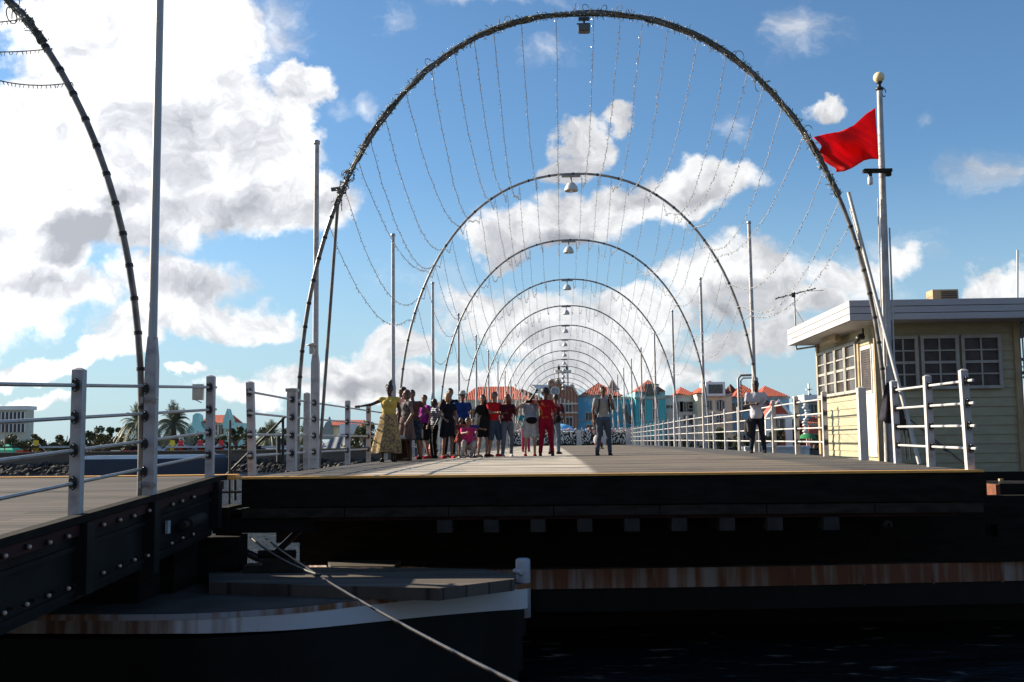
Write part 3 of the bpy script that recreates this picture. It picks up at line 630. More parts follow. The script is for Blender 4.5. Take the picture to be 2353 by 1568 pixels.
# near left pole on the ramp (rises out of frame)
t=thing('flagpole','thick white flagpole on the left ramp rising out of the picture','flagpole',(XR+.03,10.5,rz_(10.5)-.03),R(2))
mb=MB(); a=.056
mb.add([(-a,-a,0),(a,-a,0),(a,a,0),(-a,a,0),(-a,-a,1.38),(a,-a,1.38),(a,a,1.38),(-a,a,1.38),(-.04,-.04,1.62),(.04,-.04,1.62),(.04,.04,1.62),(-.04,.04,1.62)],
  [(3,2,1,0),(0,1,5,4),(1,2,6,5),(2,3,7,6),(3,0,4,7),(4,5,9,8),(5,6,10,9),(6,7,11,10),(7,4,8,11),(8,9,10,11)])
pb=mb.build('pole_base',MT['white'],t)
for h in RH: place(FLM,'pipe_flange',pb,(-.03,-.03,h))
mb=MB(); mb.tube([(0,0,1.55),(0,0,6.2)],[.044,.039],16); mb.build('pole_shaft',MT['whiteclean'],t)
for h in (.27-.13,.98):
    mb=MB(); mb.tube([(-.09,-.075,0),(.09,-.075,0)],.006); mb.box((.055,-.075,0),(.045,.04,.055)); mb.box((-.07,-.075,0),(.03,.04,.06)); mb.build('clamp',MT['steel'],t,(0,0,h))
# ------------------------------------------------------------------ arches
def archpt(t,hw=4.64,top=7.40,leg=.55):          # t in 0..pi, local x,z
    n=2.2; c_,s_=cos(t),sin(t)
    x=hw*math.copysign(abs(c_)**(2/n),c_); z=leg+(top-leg)*abs(s_)**(2/n)
    return x,z
AN=56
prof=[(4.64,0)]+[archpt(pi*i/AN) for i in range(AN+1)]+[(-4.64,0)]
def archmesh(r): 
    mb=MB(); mb.tube([(x,0,z) for x,z in prof],r,10); return mb
mbc=archmesh(.033); mbc.cur=1
for i in range(2,AN-1,2):
    x,z=archpt(pi*i/AN); x2,z2=archpt(pi*(i+.3)/AN); d=Vector((x2-x,0,z2-z)).normalized()*.02
    mbc.tube([(x-d.x,0,z-d.z),(x+d.x,0,z+d.z)],.040,8)
ARCHM=mbc.mesh('arch_tube',[MT['archl'],MT['wire']])
AS=[16.6,27.1,36.3,45.4,54.4,63.7,72.8,81.8,90.6,99.6,109.2,118.5,128,137.5]; AU=.43
for i,s in enumerate(AS):
    if i==0: continue
    t=bthing('light_arch','%s slender grey arch over the span counted from the nearest'%ordn(i),'arch',AU,s,deck(AU,s)-.02,'arches receding along the span')
    a=place(ARCHM,'arch_tube',t,(0,0,0))
# wrapped nearest arch
def wrapped(root,t0,t1,seed,dens=1.,bands=()):
    rg=random.Random(seed); mb=archmesh(.035); mb.cur=1
    for i in bands:
        x,z=archpt(pi*i/AN); x2,z2=archpt(pi*(i+.3)/AN); d=Vector((x2-x,0,z2-z)).normalized()*.02; mb.tube([(x-d.x,0,z-d.z),(x+d.x,0,z+d.z)],.043,8)
    tb=mb.build('arch_tube',[MT['archm'],MT['wire']],root)
    mb=MB(); n=int(900*dens)
    strands=[(rg.random()*6.28,rg.uniform(1.5,6)) for _ in range(6)]
    for ph,fq in strands:
        pts=[]
        for k in range(170):
            f=k/169; t=t0+(t1-t0)*f; x,z=archpt(t); cx,cz=cos(t),sin(t)
            rr_=.040+.018*mnoise.noise(Vector((k*.2,ph,fq))); a=ph+f*fq*6+rg.uniform(-.4,.4)
            pts.append((x+cx*cos(a)*rr_,sin(a)*rr_,z+cz*cos(a)*rr_))
        mb.tube(pts,.014,5)
    for k in range(n):
        t=rg.uniform(t0,t1); x,z=archpt(t); cx,cz=cos(t),sin(t); a=rg.uniform(0,6.28); rr_=rg.uniform(.035,.065)
        p=Vector((x+cx*cos(a)*rr_,sin(a)*rr_,z+cz*cos(a)*rr_)); d=Vector((rg.gauss(0,1),rg.gauss(0,1),rg.gauss(0,1))).normalized()*rg.uniform(.03,.075)
        mb.tube([p,p+d*.6+Vector((0,0,.01)),p+d],.006,4)
    for k in range(16):                                   # loose loops
        t=rg.uniform(t0,t1); x,z=archpt(t); rr_=rg.uniform(.04,.10); o_=Vector((x,0,z))+Vector((cos(t),0,sin(t)))*rg.choice((-1,1))*.09; ax=rg.uniform(0,3)
        mb.tube([o_+Vector((cos(q*.45)*rr_*cos(ax),cos(q*.45)*rr_*sin(ax),sin(q*.45)*rr_)) for q in range(rg.randint(7,15))],.006,5)
    for tt in ([.80*pi,.812*pi] if dens==1 else []):
        x,z=archpt(tt)
        for q in range(3): mb.tube([Vector((x,0,z))+Vector((cos(j*.52)*.08*rg.uniform(.6,1.3),rg.uniform(-.05,.05),sin(j*.52)*.10*rg.uniform(.7,1.2))) for j in range(13)],.007,5)
    mb.build('wrapped_light_cables',MT['wrap'],tb)
    mb=MB()
    for k in range(int(420*dens)):
        t=rg.uniform(t0,t1); x,z=archpt(t); cx,cz=cos(t),sin(t); a=rg.uniform(0,6.28); rr_=rg.uniform(.06,.09)
        p=Vector((x+cx*cos(a)*rr_,sin(a)*rr_,z+cz*cos(a)*rr_)); mb.ball(p,.009,4,3)
    mb.build('small_bulbs',MT['bulb'],tb)
    return tb
t=bthing('light_arch','nearest arch wrapped thickly with cables and small lights, framing the span','arch',AU,AS[0],deck(AU,AS[0])-.02,'wrapped arches near the viewer')
wrapped(t,.17*pi,.83*pi,11,1.,list(range(1,9))+list(range(47,56)))
# struts of the nearest arch
mb=MB(); p0=Vector((-4.0,.02,4.52)); p1=Vector((-4.53,1.0,0)); mb.tube([p0,p1],.028,8); mb.tube([p0+Vector((-.12,0,.03)),p0+Vector((.08,0,.05))],.035,8); mb.build('strut',MT['archm'],t)
pa=at(1950,443,16.55); pb2=at(2113,1067,15.5); ia=t.matrix_world
Rinv=Matrix.Rotation(TH,3,'Z'); bl=wb(AU,AS[0],deck(AU,AS[0])-.02)
mb=MB(); mb.tube([Rinv@(pa-bl),Rinv@(pb2-bl)],.030,10); mb.build('strut',MT['whiteclean'],t)
mb=MB(); mb.tube([Rinv@(at(1955,480,16.6)-bl),Rinv@(at(2012,700,16.6)-bl),Rinv@(at(2038,850,16.6)-bl),Rinv@(at(2045,1062,16.6)-bl)],.022,8); mb.build('strut',MT['whiteclean'],t)
t=thing('light_arch','arch over the left ramp with cables wound round its upper part','arch',(-8.36,10.5,rz_(10.5)-.05),0,'wrapped arches near the viewer'); t.scale=(1.0,1,.885)
wrapped(t,.235*pi,.5*pi,5,.35,list(range(1,14)))
# lamps under the arches
mb=MB(); mb.lathe((0,0,0),[(.001,-.02),(.03,-.03),(.12,-.08),(.19,-.18),(.215,-.28),(.215,-.31),(.20,-.31),(.17,-.2),(.001,-.12)],18); mb.v=[(x*.84,y*.84,z*.88) for x,y,z in mb.v]; LMS=mb.mesh('lamp_shade',MT['lamp'])
mb=MB(); mb.tube([(0,0,.13),(0,0,-.04)],.022,8); mb.box((0,0,.13),(.5,.09,.05)); LMB=mb.mesh('lamp_bracket',MT['archl'])
mb=MB(); mb.ball((0,0,-.24),.06,8,5); LMG=mb.mesh('lamp_bulb',MT['bulb'])
for i,s in enumerate(AS):
    if i==0: continue
    t=bthing('pendant_lamp','grey bell shaped lamp hanging under the %s slender arch'%ordn(i),'lamp',AU-.06,s,deck(AU,s)+7.25-.06,'bell lamps under the arches')
    sh=place(LMS,'lamp_shade',t,(0,0,-.0)); place(LMB,'lamp_bracket',t,(0,0,0)); place(LMG,'lamp_bulb',sh,(0,0,0))
t=bthing('floodlight','dark box floodlight hanging under the top of the nearest arch','floodlight',.48,16.55,deck(AU,16.6)+7.2)
mb=MB(); mb.box((0,-.04,-.12),(.19,.15,.10)); mb.box((.0,-.04,-.17),(.15,.12,.03)); mb.build('lamp_housing',mat('grey_housing',(.10,.10,.10),.5,.3,9),t)
mb=MB(); mb.box((0,0,.06),(.18,.05,.05)); mb.tube([(0,0,.06),(0,0,-.12)],.018); mb.tube([(-.12,0,-.02),(.1,0,-.02)],.012); mb.build('lamp_bracket',MT['black'],t)
# ------------------------------------------------------------------ hanging light strings
def strand_mesh(t,sag,Ls,seed,nb):
    rg=random.Random(seed); x,z=archpt(t); mb=MB(); K=18; pts=[]
    for k in range(K+1):
        f=k/K; pts.append(Vector((x*(1-.0)+rg.gauss(0,.006),f*Ls,z-.05-sag*(1-(2*f-1)**2)*1.0-.25*math.exp(-((f-.94)/.05)**2))))
    mb.tube(pts,.0058,3,cap=False,smooth=False); mb.cur=1
    for k in range(nb):
        f=(k+.5)/nb*K; i=int(f); p=pts[i].lerp(pts[i+1],f-i); d=Vector((rg.uniform(-1,1),rg.uniform(-1,1),rg.uniform(-1,.3))).normalized()*.03
        q=p+d; e1=Vector((.0105,0,0)); e2=Vector((0,0,.0135)); 
        mb.add([p+e1*.4,p-e1*.4,q-e1,q+e1,q+d*.6],[(0,1,2,3),(2,4,3)])
        mb.add([q+e1,q-e1,q+e2+d*.3,q-e2+d*.3],[(0,2,1),(0,1,3),(0,3,2),(1,2,3)])
    return mb.mesh('light_string',[MT['string'],MT['bulb']])
TS=[]
def num(k): return (['leftmost','second','third','fourth','fifth','sixth','seventh','eighth','ninth','tenth','eleventh','twelfth','thirteenth','fourteenth','fifteenth','sixteenth','seventeenth','eighteenth','nineteenth','twentieth','twenty first','twenty second','twenty third','twenty fourth','twenty fifth'])[k]
for i in range(25): TS.append(pi*(.845-.70*i/24+.006*math.sin(i*5.1)))
for b in range(13):
    Ls=AS[b+1]-AS[b]
    if b==0 or b==1 or b==4:
        ms=[strand_mesh(tt,(.95+.25*math.sin(k*2.3+b)),Ls,100*b+k,70 if b==0 else (42 if b==1 else 18)) for k,tt in enumerate(TS)]; L0=Ls
    step=1 if b<6 else 2
    for k in range(0,25,step):
        o=bpy.data.objects.new('light_string',ms[k]); C.objects.link(o); o.location=wb(AU,AS[b],deck(AU,AS[b])-.02); o.rotation_euler=(0,0,BR); o.scale=(1,Ls/L0,1)
        tag(o,'%s light string from the left between the %s and %s arches'%(num(k//step),ordn(b),ordn(b+1)),'light string','light strings hung between the arches')
for k,(vx_,vy_,s1_,s2_) in enumerate(((75,42,-.20,0.),(120,112,-.20,.14),(165,190,-.25,.33))):
    p0=at(vx_,vy_,10.5); pts=[Vector((-1.4*f,-.25*f,s1_*1.4*f+s2_*(1.4*f)**2)) for f in [j/14 for j in range(15)]]
    mb=MB(); mb.tube(pts,.006,4); mb.cur=1; rg=random.Random(k)
    for j in range(34):
        f=j/34*14; i=int(f); p=pts[i].lerp(pts[min(i+1,14)],f-i); mb.tube([p,p+Vector((rg.uniform(-.02,.02),0,-.035))],.005,4)
    o=mb.build('light_string',[MT['wire'],MT['wire']],loc=p0); tag(o,['upper','middle','lower'][k]+' dark light string draped inside the left ramp arch','light string','dark strings inside the ramp arch')
# ------------------------------------------------------------------ guard hut
HU,HS,HZ=5.70,19.0,2.14
hut=bthing('guard_hut','small cream clapboard guard hut with flat white roof beside the span','hut',HU,HS,HZ)
HW,HD=2.42,4.25; WT=4.86-HZ
def clap(mb,p0,p1,z0,z1,nrm,bh=.165):
    p0=Vector(p0);p1=Vector(p1);nrm=Vector(nrm); z=z0
    while z<z1-.02:
        t=min(z+bh,z1); a=p0+nrm*.022;b=p1+nrm*.022;c=p1+nrm*.004;d=p0+nrm*.004
        mb.add([(a.x,a.y,z),(b.x,b.y,z),(c.x,c.y,t),(d.x,d.y,t),(p0.x-nrm.x*.02,p0.y-nrm.y*.02,z),(p1.x-nrm.x*.02,p1.y-nrm.y*.02,z)],[(0,1,2,3),(0,4,5,1)]); z+=bh
mb=MB(); mb.b2(0,HW,0,HD,0,WT)
clap(mb,(0,0,0),(HW,0,0),0,WT,(0,-1,0)); clap(mb,(0,HD,0),(0,0,0),.2,WT,(-1,0,0)); clap(mb,(HW,0,0),(HW,HD,0),0,WT,(1,0,0))
mb.build('clapboard_wall',MT['cream'],hut)
for (x,y) in ((-.02,-.03),(HW+.02,-.03)): mb=MB(); mb.box((x,y,WT/2),(.09,.06,WT)); mb.build('corner_board',MT['creamd'],hut)
mb=MB(); mb.box((-.03,HD-.05,WT/2+.1),(.06,.16,WT-.2)); mb.build('corner_board',MT['creamd'],hut)
mb=MB(); mb.b2(-.05,-.02,1.02,1.12,.25,WT-.3); mb.build('door_jamb',MT['creamd'],hut)
mb=MB(); z0,z1=4.80-HZ,5.16-HZ
def roofz(x): return -.022*(x+.6)
x0,x1,y0,y1=-.62,HW+1.6,-.62,HD+.12
mb.add([(x0,y0,z0),(x1,y0,z0+roofz(x1)*.2),(x1,y1,z0),(x0,y1,z0),(x0,y0,z1),(x1,y0,z1+roofz(x1)),(x1,y1,z1+roofz(x1)),(x0,y1,z1)],[(3,2,1,0),(4,5,6,7),(1,2,6,5),(2,3,7,6),(0,1,5,4),(3,0,4,7)])
for f in (.34,.68):
    zz=z0+(z1-z0)*f
    mb.b2(x0-.012,x1,y0-.012,y0,z0+.004,zz-.008); mb.b2(x0-.012,x0,y0,y1,z0+.004,zz-.008)
mb=MB(); 
mb.b2(x0+.03,x1-.03,y0+.03,y1-.03,z0,z0+.05)
for i in range(3):
    a=z0+(z1-z0)*i/3+.006; b=z0+(z1-z0)*(i+1)/3-.006
    for p,q in (((x0,y0),(x1,y0)),((x0,y1),(x0,y0)),((x1,y0),(x1,y1)),((x1,y1),(x0,y1))):
        cx,cy=(p[0]+q[0])/2,(p[1]+q[1])/2; 
        if p[1]==q[1]: mb.box((cx,cy,(a+b)/2),(abs(q[0]-p[0])+.03,.03,b-a))
        else: mb.box((cx,cy,(a+b)/2),(.03,abs(q[1]-p[1])-.032,b-a))
mb.build('fascia_board',MT['roofw'],hut)
mb=MB(); mb.b2(x0+.016,x1-.016,y0+.016,y1-.016,z1-.1,z1-.02); rfm=mb.build('flat_roof',MT['roofw'],hut)
MT['frame']=mat('beige_frame_paint',(.34,.325,.295),.6,.12,6)
def hwin(face,a0,a1,zb,zt,cols,rows,label=None):
    # face 'f' -> plane y=0 (a along x); 'l' -> plane x=0 (a along y)
    def bx(mb,a,b,z,zz,d0,d1):
        if face=='f': mb.b2(a,b,-d1,-d0,z,zz)
        else: mb.b2(-d1,-d0,a,b,z,zz)
    fw=.055; mb=MB()
    bx(mb,a0,a1,zt-fw,zt,.024,.075); bx(mb,a0,a1,zb,zb+fw,.024,.085); bx(mb,a0,a0+fw,zb+fw,zt-fw,.024,.075); bx(mb,a1-fw,a1,zb+fw,zt-fw,.024,.075)
    iw=(a1-a0-2*fw); ih=(zt-zb-2*fw)
    for i in range(1,cols): x=a0+fw+iw*i/cols; bx(mb,x-.014,x+.014,zb+fw,zt-fw,.035,.055)
    for j in range(1,rows): z=zb+fw+ih*j/rows; q=.024 if j*2==rows else .013; bx(mb,a0+fw,a1-fw,z-q,z+q,.035,.0565)
    w_=mb.build('window',MT['frame'],hut)
    mb=MB(); bx(mb,a0+fw,a1-fw,zb+fw,zt-fw,.027,.034); mb.build('window_pane',MT['curtain'] if face=='f' else MT['glass'],w_)
    return w_
zb,zt=3.61-HZ,4.57-HZ
def ux(vx,S=18.95):  # local x on the front face
    p,q=skyxy(vx,880); s=S/(cos(TH)+p*sin(TH)); x=p*s; 
    return (x*cos(TH)-s*sin(TH))-HU
hwin('f',ux(2045),ux(2113),zb,zt,2,4); hwin('f',ux(2119),ux(2207),zb,zt,2,4); hwin('f',ux(2213),ux(2305),zb,zt,2,4)
for a,b in ((3.46,4.16),(2.70,3.42),(1.96,2.67),(1.16,1.93)): hwin('l',a,b,3.62-HZ,4.60-HZ,1,4)
mb=MB(); mb.b2(-.06,-.024,.06,.86,.28,4.45-HZ); dr=mb.build('door',mat('pale_door_paint',(.78,.74,.62),.5,.06,2),hut)
mb=MB()
for i in range(16): z=3.66-HZ+i*.044; mb.b2(-.075,-.062,.18,.74,z,z+.026)
mb.b2(-.066,-.061,.16,.76,3.62-HZ,4.38-HZ); mb.build('louvre',MT['curtain'],dr)
mb=MB(); mb.b2(-.08,-.061,.12,.16,3.6-HZ,4.40-HZ); mb.b2(-.08,-.061,.76,.80,3.6-HZ,4.40-HZ); mb.b2(-.08,-.061,.12,.80,4.38-HZ,4.42-HZ); mb.b2(-.08,-.061,.12,.80,3.57-HZ,3.61-HZ); mb.build('louvre_frame',MT['whiteclean'],dr)
mb=MB(); mb.tube([(-.06,.80,1.15),(-.12,.80,1.15),(-.12,.70,1.15)],.012); mb.build('door_handle',MT['steel'],dr)
mb=MB(); mb.b2(-.30,-.18,1.7,2.9,4.66-HZ,4.72-HZ); mb.b2(-.27,-.21,1.75,2.85,4.72-HZ,4.80-HZ); mb.build('tube_light',MT['creamd'],hut)
mb=MB(); mb.tube([(0,0,.16),(0,-.02,.02)],.02); mb.cap((-.02,.05,0),(-.10,-.08,-.03),.075,.06); mb.build('spotlight',MT['black'],hut,(-.14,.35,4.6-HZ))
mb=MB(); mb.b2(-.24,.24,-.18,.18,0,.44); ac=mb.build('roof_unit',MT['creamd'],hut,(ux(2175,20.3),1.3,5.12-HZ))
mb=MB()
for i in range(6): mb.b2(-.08,.21,-.195,-.182,.20+i*.036,.222+i*.036)
mb.build('grille',MT['curtain'],ac)
mb=MB()
for i in range(3): mb.tube([(HW+.09+.05*i,-.02,0.1),(HW+.09+.05*i,-.02,WT-.1)],.014)
mb.tube([(HW+.15,-.03,WT-.25),(HW+.45,0,WT-.05),(HW+.9,0,WT-.12)],.013); mb.box((HW+.2,-.02,WT-.05),(.12,.1,.16)); mb.tube([(HW+.1+.09*cos(k*.6),-.05,1.75+.1*sin(k*.6)) for k in range(12)],.012)
mb.build('conduit',MT['archl'],hut)
# hut platform below
pf=bthing('hut_platform','dark platform carrying the guard hut beside the span','platform',HU-.3,HS-.2,HZ-.004)
mb=MB(); mb.b2(0,3.2,0,4.7,-.3,0); mb.b2(-.0,3.2,.02,.3,-.8,-.3); mb.build('platform_slab',MT['tar'],pf)
for x in (.3,2.7):
    mb=MB(); mb.b2(x-.1,x+.1,.3,.5,-1.4,-.3); mb.build('leg',MT['tar'],pf)
# aerial on the hut roof corner
aa=at(1830,805,22.9); an=thing('tv_aerial','thin television aerial on a bracket at the far corner of the hut roof','aerial',aa)
top=at(1825,676,22.9)-aa
mb=MB(); mb.tube([(0,0,0),top+Vector((0,0,.05))],.018); mb.tube([(0,0,.02),(.55,.1,.1)],.02); mb.tube([top*.75,(.28,0,.45)],.006); mb.build('mast',MT['steel'],an)
mb=MB(); mb.tube([top+Vector((-.42,0,-.10)),top+Vector((.48,0,.12))],.012)
for k in range(6): 
    p=top+Vector((-.38+.16*k,0,-.09+.038*k)); mb.tube([p+Vector((-.03,-.25,.0)),p+Vector((.03,.25,0))],.007)
mb.tube([top+Vector((.3,0,.06)),top+Vector((.62,-.1,.06))],.006); mb.box(top+Vector((-.02,0,-.02)),(.08,.05,.1)); mb.build('aerial_boom',MT['wire'],an)
# thin masts and stays at the right
q0=at(2338,1040,30); mb=MB(); mb.tube([(0,0,0),at(2338,575,30)-q0],.03,8); tag(mb.build('thin_mast',MT['whiteclean'],loc=q0),'thin white mast rising beyond the right end of the hut roof','mast')
q0=at(2330,812,24); mb=MB(); mb.tube([(0,0,0),at(2380,850,24)-q0],.03); mb.tube([at(2330,862,24)-q0,at(2380,850,24)-q0],.04); mb.tube([at(2330,885,24)-q0,at(2370,850,24)-q0],.012); mb.tube([at(2335,925,24)-q0,at(2380,970,24)-q0],.012); tag(mb.build('steel_bracket',MT['tar2'],loc=q0),'dark steel bracket poking out behind the right wall of the hut','bracket')
# jacket, stool, bar
jk=at(2040,880,15.9); rj=random.Random(2); mb=MB(); vs=[];fs=[]; K=9;J=9
for j in range(J+1):
    for i in range(K+1):
        f=j/J; wv=.035+.095*f**.8; x=(i/K-.5)*2*wv-.02*f; z=-.62*f+.06*(abs(i/K-.5)*2)**2*f
        vs.append((x,.05*sin(i*1.9+f*2)*(.4+f),z))
for j in range(J):
    for i in range(K): a=j*(K+1)+i; fs.append((a,a+1,a+K+2,a+K+1))
mb.add(vs,fs,True); mb.add([(x,y+.07,z) for x,y,z in vs],fs,True); tag(mb.build('jacket',mat('navy_cloth',(.018,.016,.028),.9,.3,8),loc=jk+Vector((.02,-.05,.0))),'dark jacket hanging from the third railing bar in front of the hut','jacket')
st=bthing('folding_stool','small dark metal stool behind the short railing by the hut','stool',5.68,17.9,deck(5.3,17.9))
for x,y in ((-.13,-.12),(.13,-.12),(-.13,.12),(.13,.12)):
    mb=MB(); mb.tube([(x,y,0),(x*.85,y*.85,.48)],.013); mb.build('leg',MT['black'],st)
mb=MB(); mb.b2(-.16,.16,-.15,.15,.48,.51); mb.build('seat',MT['black'],st)
mb=MB(); mb.b2(-.16,.16,.13,.16,.51,.85); mb.build('backrest',MT['tar2'],st)
q0=at(2080,958,17.6); mb=MB(); mb.tube([(0,0,0),at(2215,1068,17.0)-q0],.025); tag(mb.build('brace_bar',MT['black'],loc=q0),'dark diagonal brace bar across the front of the hut','brace')
# ------------------------------------------------------------------ flag and its pole
fb=at(2047,1062,16.45); ft=at(2021,206,16.45)
fpz=thing('flagpole','grey white pole with a globe lamp on top, flying the red flag','flagpole',fb)
d=ft-fb; mb=MB(); mb.add([(-.075,-.075,0),(.075,-.075,0),(.075,.075,0),(-.075,.075,0)]+[(d.x*.25+x,d.y*.25+y,d.z*.25) for x,y in ((-.06,-.06),(.06,-.06),(.06,.06),(-.06,.06))],[(3,2,1,0),(4,5,6,7),(0,1,5,4),(1,2,6,5),(2,3,7,6),(3,0,4,7)]); mb.build('pole_base',MT['white'],fpz)
mb=MB(); mb.tube([d*.24,d*.5,d],[.068,.062,.042],14); sh=mb.build('pole_shaft',MT['grime'],fpz)
mb=MB(); mb.tube([d*.1+Vector((.10,-.02,0)),d*.62+Vector((.085,-.02,0))],.014,6); mb.tube([d*.05+Vector((-.095,-.02,0)),d*.7+Vector((-.085,-.02,0))],.010,6); mb.build('conduit',MT['whiteclean'],fpz)
mb=MB(); mb.lathe(d,[(.05,-.02),(.066,0),(.066,.025),(.03,.04),(.028,.09),(.05,.11),(.05,.125),(.001,.13)],12); mb.tube([d+Vector((.06+.03*cos(k*.5),-.02,-.06+.07*sin(k*.5))) for k in range(12)],.008); mb.build('globe_mount',MT['black'],fpz)
mb=MB(); mb.ball(d+Vector((0,0,.20)),.090,18,12); mb.build('globe_lamp',MT['globe'],fpz)
lb=at(2016,393,16.3)-fb; mb=MB(); mb.box(lb+Vector((0,0,0)),(.44,.12,.05)); mb.box(lb+Vector((.17,0,-.05)),(.08,.08,.07)); mb.build('lamp_bracket',MT['tar2'],fpz)
mb=MB(); jl=lb+Vector((-.12,0,-.03)); mb.lathe(jl,[(.001,0),(.035,-.01),(.035,-.06)],10); j0=mb.build('lamp_socket',MT['black'],fpz)
mb=MB(); mb.lathe(jl,[(.03,-.06),(.042,-.09),(.042,-.17),(.034,-.195),(.001,-.2)],12); mb.build('glass_jar',mat('frosted_jar_glass',(.62,.62,.62),.15,.1,20),j0)
T_=[(2011,248),(1990,262),(1962,288),(1930,303),(1900,308),(1868,316)]; B_=[(2019,366),(2000,366),(1985,370),(1957,388),(1938,396),(1917,399)]
def ip(Lp,f):
    f*=len(Lp)-1; i=min(int(f),len(Lp)-2); g=f-i; return (Lp[i][0]*(1-g)+Lp[i+1][0]*g,Lp[i][1]*(1-g)+Lp[i+1][1]*g)
K,J=36,18; vs=[];fs=[]; fo=at(2015,300,16.45)
for j in range(J+1):
    for i in range(K+1):
        a=i/K;b=j/J; tx,ty=ip(T_,a); bx_,by=ip(B_,a); 
        Y=16.42+a*.10*sin(a*11+b*3.2)+.05*a*sin(b*7+a*4)+.035*sin(b*9+a*15)*a
        p=at(tx*(1-b)+bx_*b+(9*a**3*sin(b*9)),ty*(1-b)+by*b+3*a*a*sin(b*11),Y); vs.append(p-fo)
for j in range(J):
    for i in range(K): q=j*(K+1)+i; fs.append((q,q+1,q+K+2,q+K+1))
mb=MB(); mb.add(vs,fs,True); fl=mb.build('flag',MT['red'],loc=fo); sm=fl.modifiers.new('thickness','SOLIDIFY'); sm.thickness=.006; tag(fl,'plain red flag flying leftwards from the globe topped pole','flag')
# ------------------------------------------------------------------ planks edge things on span: traffic cone, flowers barrier
gs=74.
gt=bthing('flower_barrier','white post barrier covered with white and pink flowers across the far span','barrier',.4,gs,deck(0,gs))
MT['fl1']=mat('white_petals',(.66,.64,.62),.7,.1,3); MT['fl2']=mat('pink_petals',(.55,.20,.22),.7,.2,3); MT['fldark']=mat('dark_foliage',(.02,.028,.015),.8,.4,3)
for i in range(6):
    mb=MB(); mb.b2(-.17,.17,-.1,.1,0,1.1); mb.build('post',MT['whiteclean'],gt,(-4.3+i*1.72,0,0))
rg=random.Random(9)
for i in range(5):
    mb=MB(); mb.b2(-.68,.68,.0,.2,0,.95); mb.cur=1
    for k in range(150):
        x,z=rg.uniform(-.66,.66),rg.uniform(.12,1.2); mb.cur=1 if (rg.random()<.8 or z<.85) else 2
        mb.ball((x,-.06+rg.uniform(-.04,.04),z),rg.uniform(.03,.065),5,4)
    mb.build('flower_panel',[MT['fldark'],MT['fl1'],MT['fl2']],gt,(-3.44+i*1.72,0,0))
mb=MB(); mb.lathe((0,0,0),[(.03,.42),(.10,.05),(.11,.0)],12); t=bthing('traffic_cone','orange traffic cone on the planks behind the waiting people','cone',-3.35,26.9,deck(-3.3,27.2)); mb.build('cone_body',mat('orange_plastic',(.75,.09,.03),.5,.1,5),t)
mb=MB(); mb.b2(-.17,.17,-.17,.17,0,.03); mb.build('cone_base',MT['black'],t)
t=bthing('arch_stand','tubular inverted U frame standing beyond the man at the right rail','frame',4.98,29.5,deck(5,29))
pq1=[(-.0,0,0),(0,0,2.0),(.08,0,2.1),(.44,0,2.1),(.52,0,2.0),(.52,0,1.25),(.0,0,1.25)]
mb=MB(); mb.tube(pq1[:6],.035,8); mb.tube([(0.07,-.02,0),(.07,-.02,1.95),(.14,-.02,2.02),(.4,-.02,2.02),(.45,-.02,1.9),(.45,-.02,1.3)],.02,8); mb.tube(pq1[5:],.03,8); mb.build('bent_tube',MT['archl'],t)
# ------------------------------------------------------------------ far buildings
GZ=1.15
def W(hexcol,name): return mat(name,tuple(min(.8,x*1.5) for x in hexcol),.85,.12,.25)
WC=dict(cream=W((.50,.44,.30),'cream_wall'),white=W((.55,.55,.52),'white_wall'),teal=W((.06,.33,.34),'teal_wall'),blue=W((.10,.30,.44),'blue_wall'),grey=W((.36,.40,.42),'grey_wall'),gg=W((.26,.28,.24),'grey_green_wall'),pink=W((.45,.38,.34),'pinkish_wall'),redw=W((.30,.06,.04),'red_wall'),tealp=W((.20,.42,.44),'pale_teal_wall'))
RT=tiles('red_roof_tiles',(.50,.085,.03),(.30,.05,.02),1.1,0); RTd=tiles('dark_roof_tiles',(.12,.05,.035),(.06,.03,.02),.5,0)
def window(par,x,z,w_,h,y=-.0,fr='whiteclean',fw=.14):
    mb=MB(); mb.b2(x-w_/2-fw,x+w_/2+fw,y-.10,y+.02,z-h/2-fw,z-h/2); mb.b2(x-w_/2-fw,x+w_/2+fw,y-.10,y+.02,z+h/2,z+h/2+fw)
    mb.b2(x-w_/2-fw,x-w_/2,y-.10,y+.02,z-h/2,z+h/2); mb.b2(x+w_/2,x+w_/2+fw,y-.10,y+.02,z-h/2,z+h/2); mb.b2(x-.04,x+.04,y-.08,y+.02,z-h/2,z+h/2)
    f=mb.build('window',MT[fr],par); mb=MB(); mb.b2(x-w_/2,x+w_/2,y-.05,y+.03,z-h/2,z+h/2); mb.build('window_pane',MT['glass'],f)
CORN=mat('pale_cornice',(.42,.42,.38),.85,.2,.8)
def bld(name,label,x0,x1,yt,Y,wall,depth=12,cat='building',zb=GZ):
    a=at(x0,yt,Y); b=at(x1,yt,Y); o=thing(name,label,cat,(a.x,Y,zb)); wd=b.x-a.x; h=a.z-zb
    mb=MB(); mb.b2(0,wd,0,depth,0,h); mb.build('wall',wall,o)
    mb=MB(); mb.b2(-.15,wd+.15,-.22,-.003,h-.35,h+.02); mb.build('cornice',CORN,o)
    mb=MB(); mb.b2(.003,wd-.003,-.10,-.003,h*.52,h*.52+.16); mb.build('string_course',CORN,o)
    def loc(vx,vy): p=at(vx,vy,Y); return p.x-a.x,p.z-zb
    return o,wd,h,loc,depth
